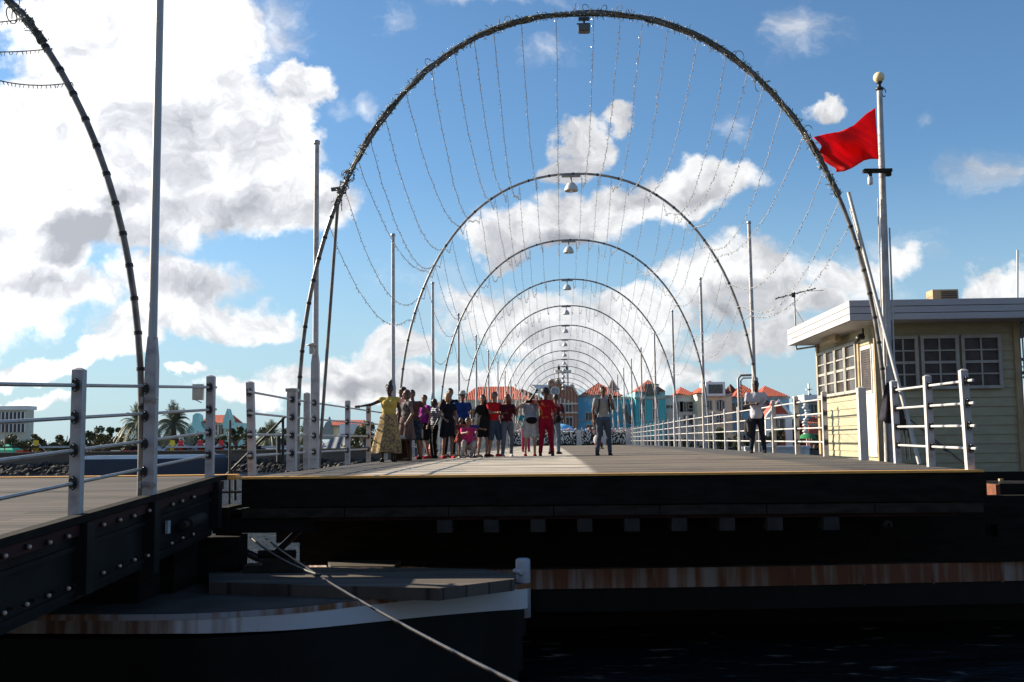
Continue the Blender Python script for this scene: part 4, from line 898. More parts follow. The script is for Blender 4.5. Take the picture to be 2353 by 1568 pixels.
def pyr(o,loc,xa,xb,yb,xt,yt,m=None,dp=10,y0=-.4,xt2=None,part='roof'):
    A=loc(xa,yb);B=loc(xb,yb);T=loc(xt,yt);T2=loc(xt2 if xt2 else xt,yt)
    mb=MB(); ins=dp*.45 if xt2 is None else dp*.5
    zb_=(A[1]+B[1])/2
    v=[(A[0],y0,zb_),(B[0],y0,zb_),(B[0],y0+dp,zb_),(A[0],y0+dp,zb_),(T[0],y0+ins,T[1]+.25),(T2[0],y0+ins+(.1 if xt2 is None else 0),T[1]+.25)]
    mb.add(v,[(0,1,5,4),(1,2,5),(2,3,4,5),(3,0,4),(0,3,2,1)]); return mb.build(part,m or RT,o)
# A grey green hall with red hip roof
o,wd,h,loc,dp=bld('customs_hall','grey green building with broad red hipped roof left of the brick tower','building' and 1058,1232,919,172,WC['gg']); 
pyr(o,loc,1055,1222,919,1092,888,dp=14,xt2=1178)
for x in (1085,1130,1185): window(o,*loc(x,950),1.1,1.5)
# dark annexe
o,wd,h,loc,dp=bld('dark_annexe','dark roofed annexe joining the hall and the brick tower',1195,1262,922,178,WC['gg']); pyr(o,loc,1170,1262,922,1198,893,RTd,dp=12)
# B brick tower house
bY=165
o=thing('brick_house','ornate red brown brick gabled house with white trim and lantern turret','building',(at(1205,1000,bY).x,bY,GZ))
bl_=at(1205,1000,bY)
def lb_(vx,vy,y=0): p=at(vx,vy,bY); return (p.x-bl_.x,p.z-GZ)
def C6(X,Y): return ((1900+X/3.92)/1.632,(1400+Y/3.92)/1.632)
gab=[(540,820),(540,560),(575,420),(560,330),(600,220),(620,120),(650,95),(690,95),(700,130),(735,130),(740,90),(780,90),(800,150),(860,180),(930,200),(950,170),(980,175),(985,215),(1020,270),(1050,330),(1050,820)]
mb=MB(); mb.prism([lb_(*C6(*p)) for p in gab],0,9); mb.build('gable_wall',tiles('brick_and_trim',(.50,.24,.16),(.30,.13,.085),.6,0),o)
mb=MB(); g0=[lb_(*C6(*p)) for p in gab]
for i in range(1,len(g0)-2):
    a=g0[i];b=g0[i+1]; mb.tube([(a[0],-.1,a[1]),(b[0],-.1,b[1])],.16,5)
mb.build('gable_coping',W((.50,.42,.34),'sandstone'),o)
mb=MB()
for X in (610,650,700,745,790,850,905,960,1005):
    a=lb_(*C6(X,360+abs(X-800)*.35)); b=lb_(*C6(X,450)); mb.b2(a[0]-.12,a[0]+.12,-.2,.02,min(a[1],b[1])-.1,max(a[1],b[1]))
for Y in (455,585): 
    a=lb_(*C6(560,Y)); b=lb_(*C6(1045,Y)); mb.b2(a[0],b[0],-.22,.02,a[1]-.12,a[1]+.12)
mb.build('stone_trim',bpy.data.materials['sandstone'],o)
for (X,Y) in ((785,515),(910,515),(920,715),(790,715),(690,515),(660,715)): x,z=lb_(*C6(X,Y)); window(o,x,z,.95,1.35,-.02)
x,z=lb_(*C6(710,265)); mb=MB(); mb.tube([(x,-.25,z),(x,.05,z)],.75,20); rw=mb.build('round_window',bpy.data.materials['sandstone'],o)
mb=MB(); mb.tube([(x,-.3,z),(x,.0,z)],.56,20); mb.build('window_pane',mat('pale_glass',(.22,.25,.29),.2,.2,1),rw)
x,z=lb_(*C6(840,185)); mb=MB()
for dx in (-1,1,0): mb.box((x+dx*.75,2,z+1.1),(.28,.28,2.4))
mb.box((x,2,z+2.4),(2.6,1.6,.35)); mb.box((x,2,z-.1),(2.4,1.6,.4)); mb.cur=1
for dx in (-.65,.65): mb.ball((x+dx,2,z+2.95),(.24,.24,.42),8,6); mb.tube([(x+dx,2,z+3.1),(x+dx,2,z+3.6)],.06,5)
mb.build('lantern_turret',[W((.62,.58,.46),'turret_white'),MT['tar2']],o)
# canopy
q0=at(1243,965,158); um=thing('sail_canopy','large tilted pale grey canopy on a mast left of the brick house','canopy',q0)
a,b,c_,d_=[at(x,y,158)-q0 for x,y in ((1217,884),(1241,880),(1262,884),(1238,903))]
mb=MB(); mb.add([a,b+Vector((0,2,0)),c_,d_+Vector((0,-1,0)),(a+d_)*.5+Vector((0,-1,.25))],[(0,1,2,3),(0,3,4)]); mb.add([a+Vector((0,0,-.2)),b+Vector((0,2,-.2)),c_+Vector((0,0,-.2)),d_+Vector((0,-1,-.2))],[(3,2,1,0)])
mb.build('canopy_cloth',W((.52,.50,.46),'canopy_cloth_material'),um); mb=MB(); mb.tube([(0,0,-3),(d_+Vector((0,.5,.1)))],.12); mb.build('mast',MT['archl'],um)
# C blue
o,wd,h,loc,dp=bld('blue_house','light blue house with red hipped roof right of the brick house',1327,1391,908,168,WC['blue']); pyr(o,loc,1329,1432,910,1379,880)
for x,y in ((1352,958),(1366,958),(1354,986),(1368,986)): window(o,*loc(x,y),.8,1.2)
# spire
o,wd,h,loc,dp=bld('slate_spire','narrow dark pointed spire behind the blue houses',1401,1420,893,182,WC['gg'],4); pyr(o,loc,1399,1424,896,1407,874,RTd,4)
o,wd,h,loc,dp=bld('turquoise_house','flat topped blue turquoise house behind the boy',1388,1462,913,170,W((.07,.28,.38),'turquoise_wall'))
for x,y in ((1402,935),(1436,940),(1438,962),(1452,965)): window(o,*loc(x,y),.8,1.4)
o,wd,h,loc,dp=bld('teal_house','bright teal house with pale top storey and red roof with dormer',1460,1529,913,166,WC['teal'])
mb=MB(); a=loc(1460,913); b=loc(1529,899); mb.b2(a[0],b[0],.3,11,a[1],b[1]); mb.build('upper_wall',WC['tealp'],o)
r_=pyr(o,loc,1459,1529,900,1497,873); a=loc(1497,899); mb=MB(); mb.b2(a[0]-1.1,a[0]+1.1,-.6,3,a[1]-.6,a[1]+1.1); dm=mb.build('dormer',MT['glass'],r_)
for x,y in ((1476,924),(1476,952),(1506,926),(1506,952)): window(o,*loc(x,y),.75,1.5)
o,wd,h,loc,dp=bld('grey_house','pale grey house with dark square windows and a small red roof',1529,1603,909,168,WC['grey']); pyr(o,loc,1556,1600,908,1573,890)
mb=MB(); a=loc(1530,948); b=loc(1596,1030); mb.b2(a[0],b[0],-.5,.3,0,a[1]); mb.build('lower_wall',WC['pink'],o)
for x,w_,hh in ((1540,2.2,.6),(1560,2.2,2.),(1577,3.4,2.0),(1594,2.6,.6)): window(o,*loc(x,935),w_*.6,hh*.8,fw=.08)
for x,y in ((1580,965),(1600,985)): window(o,*loc(x,y),1.4,1.4,-.5)
o,wd,h,loc,dp=bld('cream_house','cream house with red roof and pale dormer above paired windows',1602,1681,906,164,WC['cream']); r_=pyr(o,loc,1600,1682,903,1642,875)
mb=MB(); a=loc(1641,898); mb.b2(a[0]-1.5,a[0]+1.5,-1.2,4,a[1]-.9,a[1]+1.3); dm=mb.build('dormer',WC['white'],r_); mb=MB(); mb.b2(a[0]-1.1,a[0]+1.1,-1.28,-1.15,a[1]-.5,a[1]+.9); mb.build('dormer_window',MT['glass'],dm)
for x in (1630,1652,1659): 
    for y in (932,962): window(o,*loc(x,y),.7,1.4)
o,wd,h,loc,dp=bld('blue_grey_house','long pale blue house with several red roofs behind the man at the rail',1679,1813,913,170,W((.19,.30,.38),'pale_blue_wall'))
pyr(o,loc,1683,1755,913,1718,884); pyr(o,loc,1745,1812,911,1773,887,dp=11)
mb=MB(); a=loc(1694,912); t_=loc(1694,882); mb.lathe((a[0],5,a[1]),[(2.4,-.2),(1.2,(t_[1]-a[1])*.5),(.05,t_[1]-a[1]+.2)],14); mb.build('conical_roof',RTd,o)
for x,w_ in ((1692,1.6),(1706,2.2),(1700,1.)): window(o,*loc(x,935 if w_>1.1 else 965),w_,1.2 if w_<2 else 1.6,fw=.08)
o,wd,h,loc,dp=bld('gable_cottage','small dark red cottage with white trimmed gable and quoins',1764,1814,958,155,WC['redw'],8)
A=loc(1760,958);B=loc(1820,958);T=loc(1788,922); mb=MB(); mb.prism([A,B,T],-.2,8); mb.build('gable',WC['redw'],o)
mb=MB(); mb.tube([(A[0],-.3,A[1]),(T[0],-.3,T[1]),(B[0],-.3,B[1])],.28,5); mb.b2(A[0],B[0],-.35,0,A[1]-.3,A[1]+.35)
for x in (1766,1812): q=loc(x,990); mb.b2(q[0]-.5,q[0]+.5,-.3,.1,0,A[1])
mb.build('white_trim',WC['white'],o)
for x in (1776,1802): window(o,*loc(x,976),1.3,2.0)
o,wd,h,loc,dp=bld('white_church','white church tower with a dark pointed roof and cross',1849,1886,925,168,WC['white'],7); pyr(o,loc,1858,1888,925,1874,904,RTd,5,1)
a=loc(1872,902); mb=MB(); mb.b2(a[0]-.12,a[0]+.12,3,3.3,a[1]-1,a[1]+1.6); mb.b2(a[0]-.5,a[0]+.5,3,3.3,a[1]+.5,a[1]+.75); mb.build('cross',WC['white'],o)
mb=MB(); a=loc(1851,921); mb.b2(a[0]-.5,a[0]+2.2,-1,6,a[1]-.2,a[1]+.9); mb.build('parapet',WC['white'],o)
for x in (1862,1870,1878): window(o,*loc(x,938),.5,1.8,fw=.06)
a=at(1856,1040,150); mb=MB(); rg=random.Random(4)
t=thing('flower_pillar','white ornamental pillar of flower heads beside the hut','pillar',(a.x,150,1.1)); mb.tube([(0,0,0),(0,0,6.2)],.14,6); mb.build('pillar_shaft',MT['whiteclean'],t)
mb=MB()
for k in range(12): mb.ball((rg.uniform(-.3,.3),0,2.0+k*.42),(.45,.3,.22),7,4)
mb.build('flower_heads',MT['fl1'],t)
o,wd,h,loc,dp=bld('red_roof_house','low house with a bright red roof just left of the hut',1858,1886,973,152,WC['redw'],8); pyr(o,loc,1850,1900,973,1884,958,dp=8)
o,wd,h,loc,dp=bld('red_roof_house','house with bright red roof at the right edge beyond the hut',2330,2420,977,120,WC['cream'],8); pyr(o,loc,2326,2430,980,2368,934,dp=8)
# left bank buildings
o,wd,h,loc,dp=bld('office_block','flat roofed grey white office block with rows of window bays at the far left',-90,61,940,190,WC['gg'],3)
for y0_,y1_ in ((949,966),(976,993)):
    mb=MB(); a=loc(-85,y0_); b=loc(59,y1_); mb.b2(a[0],b[0],-.25,.0,b[1],a[1]); f=mb.build('window_band',MT['curtain'],o)
    mb=MB()
    for k in range(17): x=a[0]+(b[0]-a[0])*k/16; mb.b2(x-.09,x+.09,-.45,-.252,b[1],a[1])
    mb.build('fins',WC['grey'],f)
mb=MB(); a=loc(-90,941); mb.b2(-1,wd+.3,-.5,3.5,a[1]-.2,a[1]+.5); mb.build('roof_slab',WC['grey'],o)
o,wd,h,loc,dp=bld('teal_church','pale teal church with scrolled gable and red roof among the left bank trees',440,535,972,150,WC['tealp'],10)
def sc(pts): return [loc(*p) for p in pts]
mb=MB(); mb.prism(sc([(432,1010),(436,985),(446,975),(448,955),(455,950),(462,955),(464,975),(474,990),(474,1010)]),-1,1); mb.build('scrolled_gable',WC['tealp'],o)
mb=MB(); mb.prism(sc([(516,985),(517,965),(523,950),(526,940),(529,950),(535,965),(536,985)]),-1,1); mb.build('end_gable',WC['tealp'],o)
mb=MB(); A=loc(458,972);B=loc(520,972);T=loc(462,952);T2=loc(515,952); mb.add([(A[0],-.5,A[1]),(B[0],-.5,B[1]),(T2[0],5,T2[1]),(T[0],5,T[1]),(A[0],10,A[1]),(B[0],10,B[1])],[(0,1,2,3),(4,3,2,5),(0,3,4),(1,5,2)]); mb.build('roof',RT,o)
for x in (480,495,508): window(o,*loc(x,988),.8,1.4)
o,wd,h,loc,dp=bld('mission_chapel','long red roofed building with a bell gable behind the left rail posts',757,828,978,140,WC['cream'],10)
mb=MB(); A=loc(752,979);B=loc(830,979);T=loc(756,964); T2=loc(826,964); mb.add([(A[0],-.5,A[1]),(B[0],-.5,B[1]),(T2[0],5,T2[1]),(T[0],5,T[1]),(A[0],10,A[1]),(B[0],10,B[1])],[(0,1,2,3),(4,3,2,5),(0,3,4),(1,5,2)]); mb.build('roof',RT,o)
mb=MB(); mb.prism(sc([(742,1010),(744,985),(750,972),(755,968),(758,958),(761,968),(764,985),(766,1010)]),-.6,.2); mb.build('bell_gable',W((.16,.18,.19),'slate_wall'),o)
o,wd,h,loc,dp=bld('grey_pavilion','broad grey hipped pavilion roof on the left bank between rail posts',742,846,1040,125,W((.14,.30,.38),'pavilion_blue_wall'),9)
pyr(o,loc,728,852,1030,785,992,tiles('grey_shingles',(.19,.20,.23),(.11,.12,.14),.3,0),dp=9,xt2=800); a=loc(790,985); mb=MB(); mb.b2(a[0]-1,a[0]+1,3,5,a[1]-1.,a[1]+.6); mb.build('roof_vent',WC['white'],o)
o,wd,h,loc,dp=bld('dark_roof_house','dark roofed house behind the left group of people',985,1060,935,150,WC['gg'],9); pyr(o,loc,985,1048,936,1020,918,RTd,9)
# tents, parasols and stalls on the left bank
def tent(label,x,yt,yb,w_,Y,m,cat='tent',name='market_tent'):
    a=at(x,yb,Y); q=at(x,yt,Y); hw=w_*PX(Y)/2; t=thing(name,label,cat,(a.x,Y,GZ)); H1=a.z-GZ; H2=q.z-GZ
    mb=MB(); mb.add([(-hw,-hw,H1),(hw,-hw,H1),(hw,hw,H1),(-hw,hw,H1),(0,0,H2),(-hw,-hw,H1-.3),(hw,-hw,H1-.3),(hw,hw,H1-.3),(-hw,hw,H1-.3)],[(0,1,4),(1,2,4),(2,3,4),(3,0,4),(0,5,6,1),(1,6,7,2),(2,7,8,3),(3,8,5,0)]); mb.build('canopy',m,t)
    for x_,y_ in ((-hw+.1,-hw+.1),(hw-.1,-hw+.1),(hw-.1,hw-.1),(-hw+.1,hw-.1)):
        mb=MB(); mb.tube([(x_,y_,-.0),(x_,y_,H1)],.06,5); mb.build('leg',MT['archl'],t)
gm=W((.05,.34,.20),'green_canvas'); bm_=W((.10,.17,.28),'blue_canvas'); wm=W((.75,.68,.60),'white_canvas'); pm_=W((.22,.25,.28),'grey_canvas')
tent('green canvas tent at the far left of the sea wall',18,1021,1034,48,112,gm)
tent('white peaked tent seen between the first two rail posts of the span',628,1016,1032,74,112,wm)
for i,(x,m,l) in enumerate(((360,pm_,'grey low tent left of the thick flagpole'),(430,bm_,'blue low tent right of the thick flagpole'),(320,bm_,'dull blue tent on the bank behind the ramp rails'),(500,pm_,'grey stall tent behind the last ramp post'),(590,bm_,'small blue stall tent in the gap before the span'),(720,pm_,'grey stall tent behind the first flagpole of the span'))): tent(l,x,1022,1034,44,110,m)
def strut(x,col,label):
    a=at(x,1044,109); t=thing('stall_sign','%s'%label,'sign post',(a.x,109,GZ)); q=at(x,1012,109)
    mb=MB(); mb.b2(-.22,.22,-.1,.1,q.z-GZ-1.1,q.z-GZ); mb.build('sign_panel',col,t); mb=MB(); mb.tube([(0,0,0),(0,0,q.z-GZ)],.08,5); mb.tube([(-1.3,0,q.z-GZ-1.4),(0,0,q.z-GZ-.1),(1.3,0,q.z-GZ-1.4)],.05,5); mb.build('frame',wm,t)
ym=W((.65,.38,.03),'yellow_panel'); rm=W((.45,.03,.03),'red_panel')
for x,c_,l in ((82,ym,'yellow panel on white struts, leftmost on the bank'),(186,ym,'yellow panel on white struts just right of the first ramp post'),(396,ym,'yellow panel on white struts right of the thick flagpole'),(415,rm,'red panel on struts just beyond the thick flagpole'),(460,rm,'red panel on struts left of the last ramp post'),(508,rm,'red panel on struts right of the last ramp post')): strut(x,c_,l)
# stalls band
for i,(x0_,x1_,l) in enumerate(((0,80,'long low dark market stall at the far left'),(90,150,'dark market stall left of the first ramp post'),(190,330,'long dark market stall behind the ramp rails'),(380,500,'dark market stall right of the thick flagpole'),(510,600,'dark market stall seen through the gap'),(600,740,'dark market stall with red cloths behind the span rails'),(850,940,'dark market stall behind the woman in yellow'))):
    a=at(x0_,1026,107); b=at(x1_,1052,107); t=thing('market_stall',l,'stall',(a.x,107,GZ)); wd=b.x-a.x; h=a.z-GZ
    mb=MB(); mb.b2(0,wd,0,2.5,h-.18,h); mb.build('stall_roof',pm_ if i%2 else MT['tar2'],t)
    mb=MB(); rg=random.Random(i)
    k=0
    while k<wd-.6:
        w1=rg.uniform(.4,1.1); mb.cur=rg.choice((0,0,1,2,3)); hh=rg.uniform(.5,h-.4); mb.b2(k,k+w1,.4,1.6,0,hh); k+=w1+rg.uniform(.05,.5)
    mb.build('stall_goods',[MT['tar2'],rm,WC['blue'],WC['white']],t)
# blue barge
a=at(176,1075,93); b=at(483,1075,93); t=thing('blue_barge','dark blue steel barge moored under the left bank wall','barge',(a.x,93,0)); wd=b.x-a.x
mb=MB(); zt_=at(300,1055,93).z; mb.b2(0,wd,0,7,-.5,zt_); mb.build('hull',MT['bluebarge'],t); z2_=at(300,1047,95).z; mb=MB(); mb.add([(0,-.05,zt_-.25),(wd,-.05,zt_-.25),(wd,1.2,z2_),(0,1.2,z2_),(0,5,z2_),(wd,5,z2_)],[(0,1,2,3),(3,2,5,4)]); mb.b2(0,wd,1.2,5,zt_,z2_-.01); mb.build('deck_house',MT['bluetop'],t)
# blue vessel at the right behind the platform
a=at(2262,1112,24); t=thing('blue_hull','deep blue hull side visible under the right end of the hut','boat',(a.x+.1,25,0)); mb=MB(); zz=at(2300,1050,25).z; mb.b2(0,6,0,3,-.5,zz-.12); mb.build('hull',MT['bluebarge'],t)
mb=MB(); mb.b2(-.02,6,-.05,3.02,zz-.12,zz-.06); mb.build('rubbing_strip',MT['tar'],t)
a=at(2291,1200,13.3); a=at(2291,1200,14.66); t=thing('fender_block','dark timber fender pile with its sunlit left face coloured orange at the right edge','pile',(a.x,14.66,0)); mb=MB(); zt_=at(2300,1112,14.66).z; mb.b2(.06,1.2,0,1,1.13,zt_); mb.build('pile',MT['tar'],t); mb=MB(); z_=at(2300,1145,14.66).z; mb.b2(0,.06,-.02,.5,z_,zt_-.01); mb.build('lit_left_face',mat('lit_face_orange',(.16,.05,.022),.85,.4,6),t)  # orange slab paints in the sunlit left face of the pile
mb=MB(); mb.box((.13,.1,zt_+.03),(.05,.05,.07)); mb.build('bolt_head',MT['creamd'],t)
# white launch and parasol
a=at(1782,1040,60); t=thing('white_launch','small white launch seen under the right railing','boat',(a.x,60,0)); mb=MB(); zt_=at(1780,1026,60).z; mb.slab([(-1.7,0),(1.7,0),(2.2,.9),(1.7,1.8),(-1.7,1.8)],-.3,zt_-.15); mb.build('hull',MT['whiteclean'],t); mb=MB(); mb.slab([(-1.75,-.05),(1.75,-.05),(2.3,.9),(1.75,1.85),(-1.75,1.85)],zt_-.15,zt_); mb.build('gunwale',MT['bulwark'],t)
a=at(1290,1005,120); t=thing('blue_parasol','blue parasol above the flower barrier at the far end','parasol',(a.x,120,GZ)); q=at(1290,974,120); hw=1.6
mb=MB(); mb.lathe((0,0,q.z-GZ),[(.02,.0),(.8,-.15),(1.3,-.45),(1.62,-.85)],16); mb.build('canopy',W((.12,.34,.60),'sky_blue_canvas'),t); mb=MB(); mb.tube([(0,0,0),(0,0,q.z-GZ)],.04); mb.build('pole',MT['archl'],t)
a=at(1855,1015,100); t=thing('green_parasol','small bright green parasol seen through the right railing','parasol',(a.x,100,GZ)); mb=MB(); zz=at(1855,996,100).z-GZ; mb.lathe((0,0,zz),[(.02,0),(.5,-.1),(.95,-.5)],14); mb.build('canopy',W((.015,.13,.04),'bright_green_canvas'),t); mb=MB(); mb.tube([(0,0,0),(0,0,zz)],.05); mb.build('pole',MT['archl'],t)
# ------------------------------------------------------------------ trees
def leafclump(mb,c,r,n,ls,rg,flat=.8):
    for k in range(n):
        d=Vector((rg.gauss(0,1),rg.gauss(0,1),rg.gauss(0,1))).normalized()*(rg.random()**.45)
        p=Vector(c)+Vector((d.x*r,d.y*r,d.z*r*flat))
        a=Vector((rg.gauss(0,1),rg.gauss(0,1),rg.gauss(0,1))).normalized(); b=a.orthogonal().normalized(); c2=a.cross(b)
        s=ls*rg.uniform(.6,1.3); mb.add([p-b*s,p+c2*s*.6,p+b*s,p-c2*s*.6],[(0,1,2,3)])
def tree(label,vx,vyt,vyb,wpx,Y,m='leaf',seed=0,zb=GZ,group='trees along the far banks'):
    rg=random.Random(seed+int(vx)); a=at(vx,vyb,Y); q=at(vx,vyt,Y); wd=wpx*PX(Y)/2; H_=q.z-zb; t=thing('tree',label,'tree',(a.x,Y,zb),0,group)
    zc=(a.z-zb); mb=MB(); mb.tube([(0,0,0),(.1*wd,0,H_*.35),(0,0,H_*.6)],[.28,.2,.1],7)
    for k in range(5): an_=rg.uniform(0,6.28); mb.tube([(0,0,H_*.3),(cos(an_)*wd*.55,sin(an_)*wd*.4,H_*rg.uniform(.55,.8))],[.12,.04],5)
    mb.build('trunk',MT['trunk'],t); mb=MB(); z0=max(.6,min(zc,H_*.5))
    nc=max(9,int(wd*4.2))
    for k in range(nc):
        an_=rg.uniform(0,6.28); rr_=rg.random()**.5; hz=rg.random(); r=wd*rg.uniform(.22,.38)
        lim=math.sqrt(max(.05,1-(hz*1.0)**2)); x=cos(an_)*rr_*(wd-r)*lim
        leafclump(mb,(x,sin(an_)*rr_*wd*.5,z0+(H_-z0-r*.7)*hz+.1),r,int(330*max(.6,min(2,r))),.15,rg)
    mb.build('crown',MT[m],t)
rgs=random.Random(77); mb=MB()
for k in range(150):
    x=rgs.uniform(-95,-9); y=rgs.uniform(124,136); leafclump(mb,(x,y,GZ+rgs.uniform(.3,1.5)),rgs.uniform(.8,1.5),230,.18,rgs)
tag(mb.build('far_shrubbery',MT['leaf']),'continuous mass of dark shrubs behind the left bank stalls','shrubs',kind='stuff')
mb=MB()
for k in range(70):
    x=rgs.uniform(8,78); y=rgs.uniform(158,162); leafclump(mb,(x,y,GZ+rgs.uniform(.2,1.0)),rgs.uniform(.8,1.5),170,.20,rgs)
tag(mb.build('quayside_hedge',MT['leaf2']),'ragged green hedge along the foot of the right bank houses','hedge',kind='stuff')
trees=[(30,998,1040,70,118,'leaf2'),(92,990,1040,55,122,'leaf2'),(130,1002,1042,50,114,'leaf'),(150,985,1040,60,122,'leaf'),(212,968,1042,75,124,'leaf'),(262,975,1042,60,122,'leaf'),(236,992,1040,60,116,'leaf2'),(290,1000,1040,70,126,'leaf2'),(350,1000,1042,90,128,'leaf'),(400,1000,1042,90,124,'leaf2'),(455,994,1042,80,120,'leaf2'),(505,1000,1042,70,118,'leaf2'),(540,972,1042,55,126,'leaf'),(575,985,1042,60,122,'leaf'),(605,975,1040,70,126,'leaf2'),(655,985,1040,80,128,'leaf'),(700,1000,1040,70,124,'leaf2'),(845,965,1042,85,126,'leaf'),(880,962,1042,80,130,'leaf'),(815,985,1042,50,120,'leaf2'),(930,975,1040,80,134,'leaf2'),(980,968,1040,70,140,'leaf'),
(1648,984,1035,80,152,'leaf2'),(1700,992,1035,60,150,'leaf'),(1790,982,1038,60,146,'leaf2'),(1752,1000,1038,70,146,'leaf2'),(1826,960,1035,36,158,'leaf'),(1872,1000,1035,50,140,'leaf2'),(1300,1000,1022,60,150,'leaf'),(2345,984,1012,60,100,'leaf2'),(1562,1004,1035,50,156,'leaf')]
pos_words=['far left','behind the ramp','near the palms','behind the span rails','behind the people','on the far right bank']
for i,(x,yt,yb,wp,Y,m) in enumerate(trees):
    wh={30:'leftmost on the bank',92:'just left of the first ramp post',130:'behind the first ramp post',150:'close right of the first ramp post',212:'midway between the ramp posts',262:'rounded, beside the left palm',236:'low, in front of two darker ones',290:'at the foot of the left palm',350:'behind the thick flagpole',400:'at the foot of the right palm',455:'in front of the teal church',505:'right of the teal church gable',540:'in the gap before the span',575:'behind the leftmost post of the span',605:'right of the leftmost post of the span',655:'behind the second post of the span',700:'beside the first span flagpole',845:'behind the rail gap left of the yellow top',880:'directly behind the woman in yellow',815:'right of the chapel roof',930:'behind the group in brown',980:'behind the woman in purple',1648:'below the cream house',1700:'below the pale blue house',1790:'in front of the gable cottage',1752:'left of the gable cottage',1826:'tall, between cottage and church tower',1872:'below the red roof by the hut',1300:'at the far end of the span',2345:'past the right end of the hut',1562:'below the grey house'}[x]
    tree(('olive green' if m=='leaf2' else 'dark green')+' leafy tree '+wh,x,yt,yb,wp,Y,m,i)
def palm(label,vx,vyt,Y,R_,seed,zb=GZ):
    rg=random.Random(seed); q=at(vx,vyt,Y); a=at(vx,1040,Y); H_=q.z-zb-R_*.72; t=thing('palm_tree',label,'palm tree',(q.x,Y,zb),0,'palms on the left bank')
    mb=MB(); mb.tube([(0,0,0),(.15,0,H_*.5),(0,0,H_)],[.32,.25,.22],8); mb.build('trunk',MT['trunk'],t)
    mb=MB()
    for k in range(70):
        an_=rg.uniform(0,6.28); el=rg.uniform(-.5,1.5); Lf=R_*rg.uniform(.8,1.05); hd=Vector((cos(an_),sin(an_),0)); pts=[]
        for j in range(8):
            f=j/7; pts.append(Vector((0,0,H_))+hd*(Lf*f*cos(el)*(1-.12*f))+Vector((0,0,Lf*(f*sin(el)-.62*f*f*(.25+cos(el))))))
        sd_=hd.cross(Vector((0,0,1)))
        for j in range(7):
            a_,b_=pts[j],pts[j+1]; 
            for sgn in (-1,1):
                for u in (.15,.5,.85):
                    p=a_.lerp(b_,u); wl=R_*.27*(1-.6*(j+u)/7)*(.5 if j==0 else 1); tip=p+sd_*sgn*wl+(b_-a_).normalized()*wl*.8+Vector((0,0,-wl*.45)); mb.add([p,p+(b_-a_)*.2,tip],[(0,1,2)])
        mb.tube(pts,.035,3,cap=False)
    mb.build('crown',MT['palm'],t)
palm('pale palm just left of the thick flagpole',318,927,112,2.9,1); palm('pale palm just right of the thick flagpole',400,925,112,3.0,2); palm('broad dark palm behind the second post of the span',622,965,112,2.6,3); palm('small palm between the flagpole and its neighbour post',705,966,116,2.3,4); palm('bushy palm low behind the gap',350,975,116,2.2,5)
for i,(x,Y) in enumerate(((370,118),(735,118))):
    q=at(x,965 if i else 952,Y); 
q=at(10,1045,108); mb=MB(); mb.tube([(0,0,0),(0,0,4.6)],.06,6); tag(mb.build('lamp_mast',MT['archl'],loc=(q.x,108,GZ)),'thin grey mast at the far left of the bank','mast')
# ------------------------------------------------------------------ people
DG=None
def remeshed(mb,vox,mats,name,smooth=2):
    me=mb.mesh(name+'_src',[]); o=bpy.data.objects.new('tmp',me); C.objects.link(o)
    r=o.modifiers.new('r','REMESH'); r.mode='VOXEL'; r.voxel_size=vox; r.use_smooth_shade=True
    if smooth:
        s=o.modifiers.new('s','SMOOTH'); s.factor=.5; s.iterations=smooth
    dg=bpy.context.evaluated_depsgraph_get(); dg.update()
    m2=bpy.data.meshes.new_from_object(o.evaluated_get(dg)); m2.name=name
    bpy.data.objects.remove(o); bpy.data.meshes.remove(me)
    m2.materials.clear()
    for m in mats: m2.materials.append(m)
    return m2
def join_extra(me,mb,mi=None):
    bm=bmesh.new(); bm.from_mesh(me); tmp=mb.mesh('x',[]) 
    nf=len(bm.faces); bm.from_mesh(tmp); bm.faces.ensure_lookup_table()
    if mi is not None:
        for f,i in zip(range(nf,len(bm.faces)),mb.m): bm.faces[f].material_index=i
    for f in bm.faces: f.smooth=True
    bm.to_mesh(me); bm.free(); bpy.data.meshes.remove(tmp)
def skinm(n,c): return mat(n,tuple(x*.72 for x in c),.5,.12,9,spec=.4)
SK={'dark':skinm('deep_brown_skin',(.055,.028,.018)),'brown':skinm('brown_skin',(.16,.075,.045)),'tan':skinm('tan_skin',(.30,.155,.10)),'light':skinm('light_skin',(.46,.27,.20))}
HR={'black':mat('black_hair',(.012,.010,.010),.5,.3,30,bump=.4),'brown':mat('brown_hair',(.06,.03,.018),.5,.3,30,bump=.4),'blonde':mat('blonde_hair',(.34,.17,.07),.5,.3,30,bump=.4),'auburn':mat('auburn_hair',(.14,.03,.022),.5,.3,30,bump=.4)}
EYE=mat('eye_and_brow',(.01,.008,.008),.3,.1,20); LIP=mat('lips',(.22,.06,.05),.5,.1,20)
CL={}
def cloth(k,c,c2=None,sc_=6,thr=None):
    c=tuple(x*.68 for x in c); c2=tuple(x*.68 for x in c2) if c2 else None
    if k not in CL: CL[k]=mat(k,c,.85,.15,sc_,col2=c2,thr=thr,bump=.1,spec=.15)
    return CL[k]
def stripes(k,a,b,s):
    if k in CL: return CL[k]
    m,nt,bs_=newmat(k); g=nt.nodes.new; t=g('ShaderNodeTexCoord'); wv=g('ShaderNodeTexWave'); wv.bands_direction='Z'; wv.inputs['Scale'].default_value=s; nt.links.new(t.outputs['Object'],wv.inputs[0])
    r=g('ShaderNodeValToRGB'); r.color_ramp.interpolation='CONSTANT'; r.color_ramp.elements[0].color=(*a,1); r.color_ramp.elements[1].color=(*b,1); r.color_ramp.elements[1].position=.5
    nt.links.new(wv.outputs['Fac'],r.inputs[0]); nt.links.new(r.outputs[0],bs_.inputs['Base Color']); bs_.inputs['Roughness'].default_value=.85; CL[k]=m; return m
V=Vector
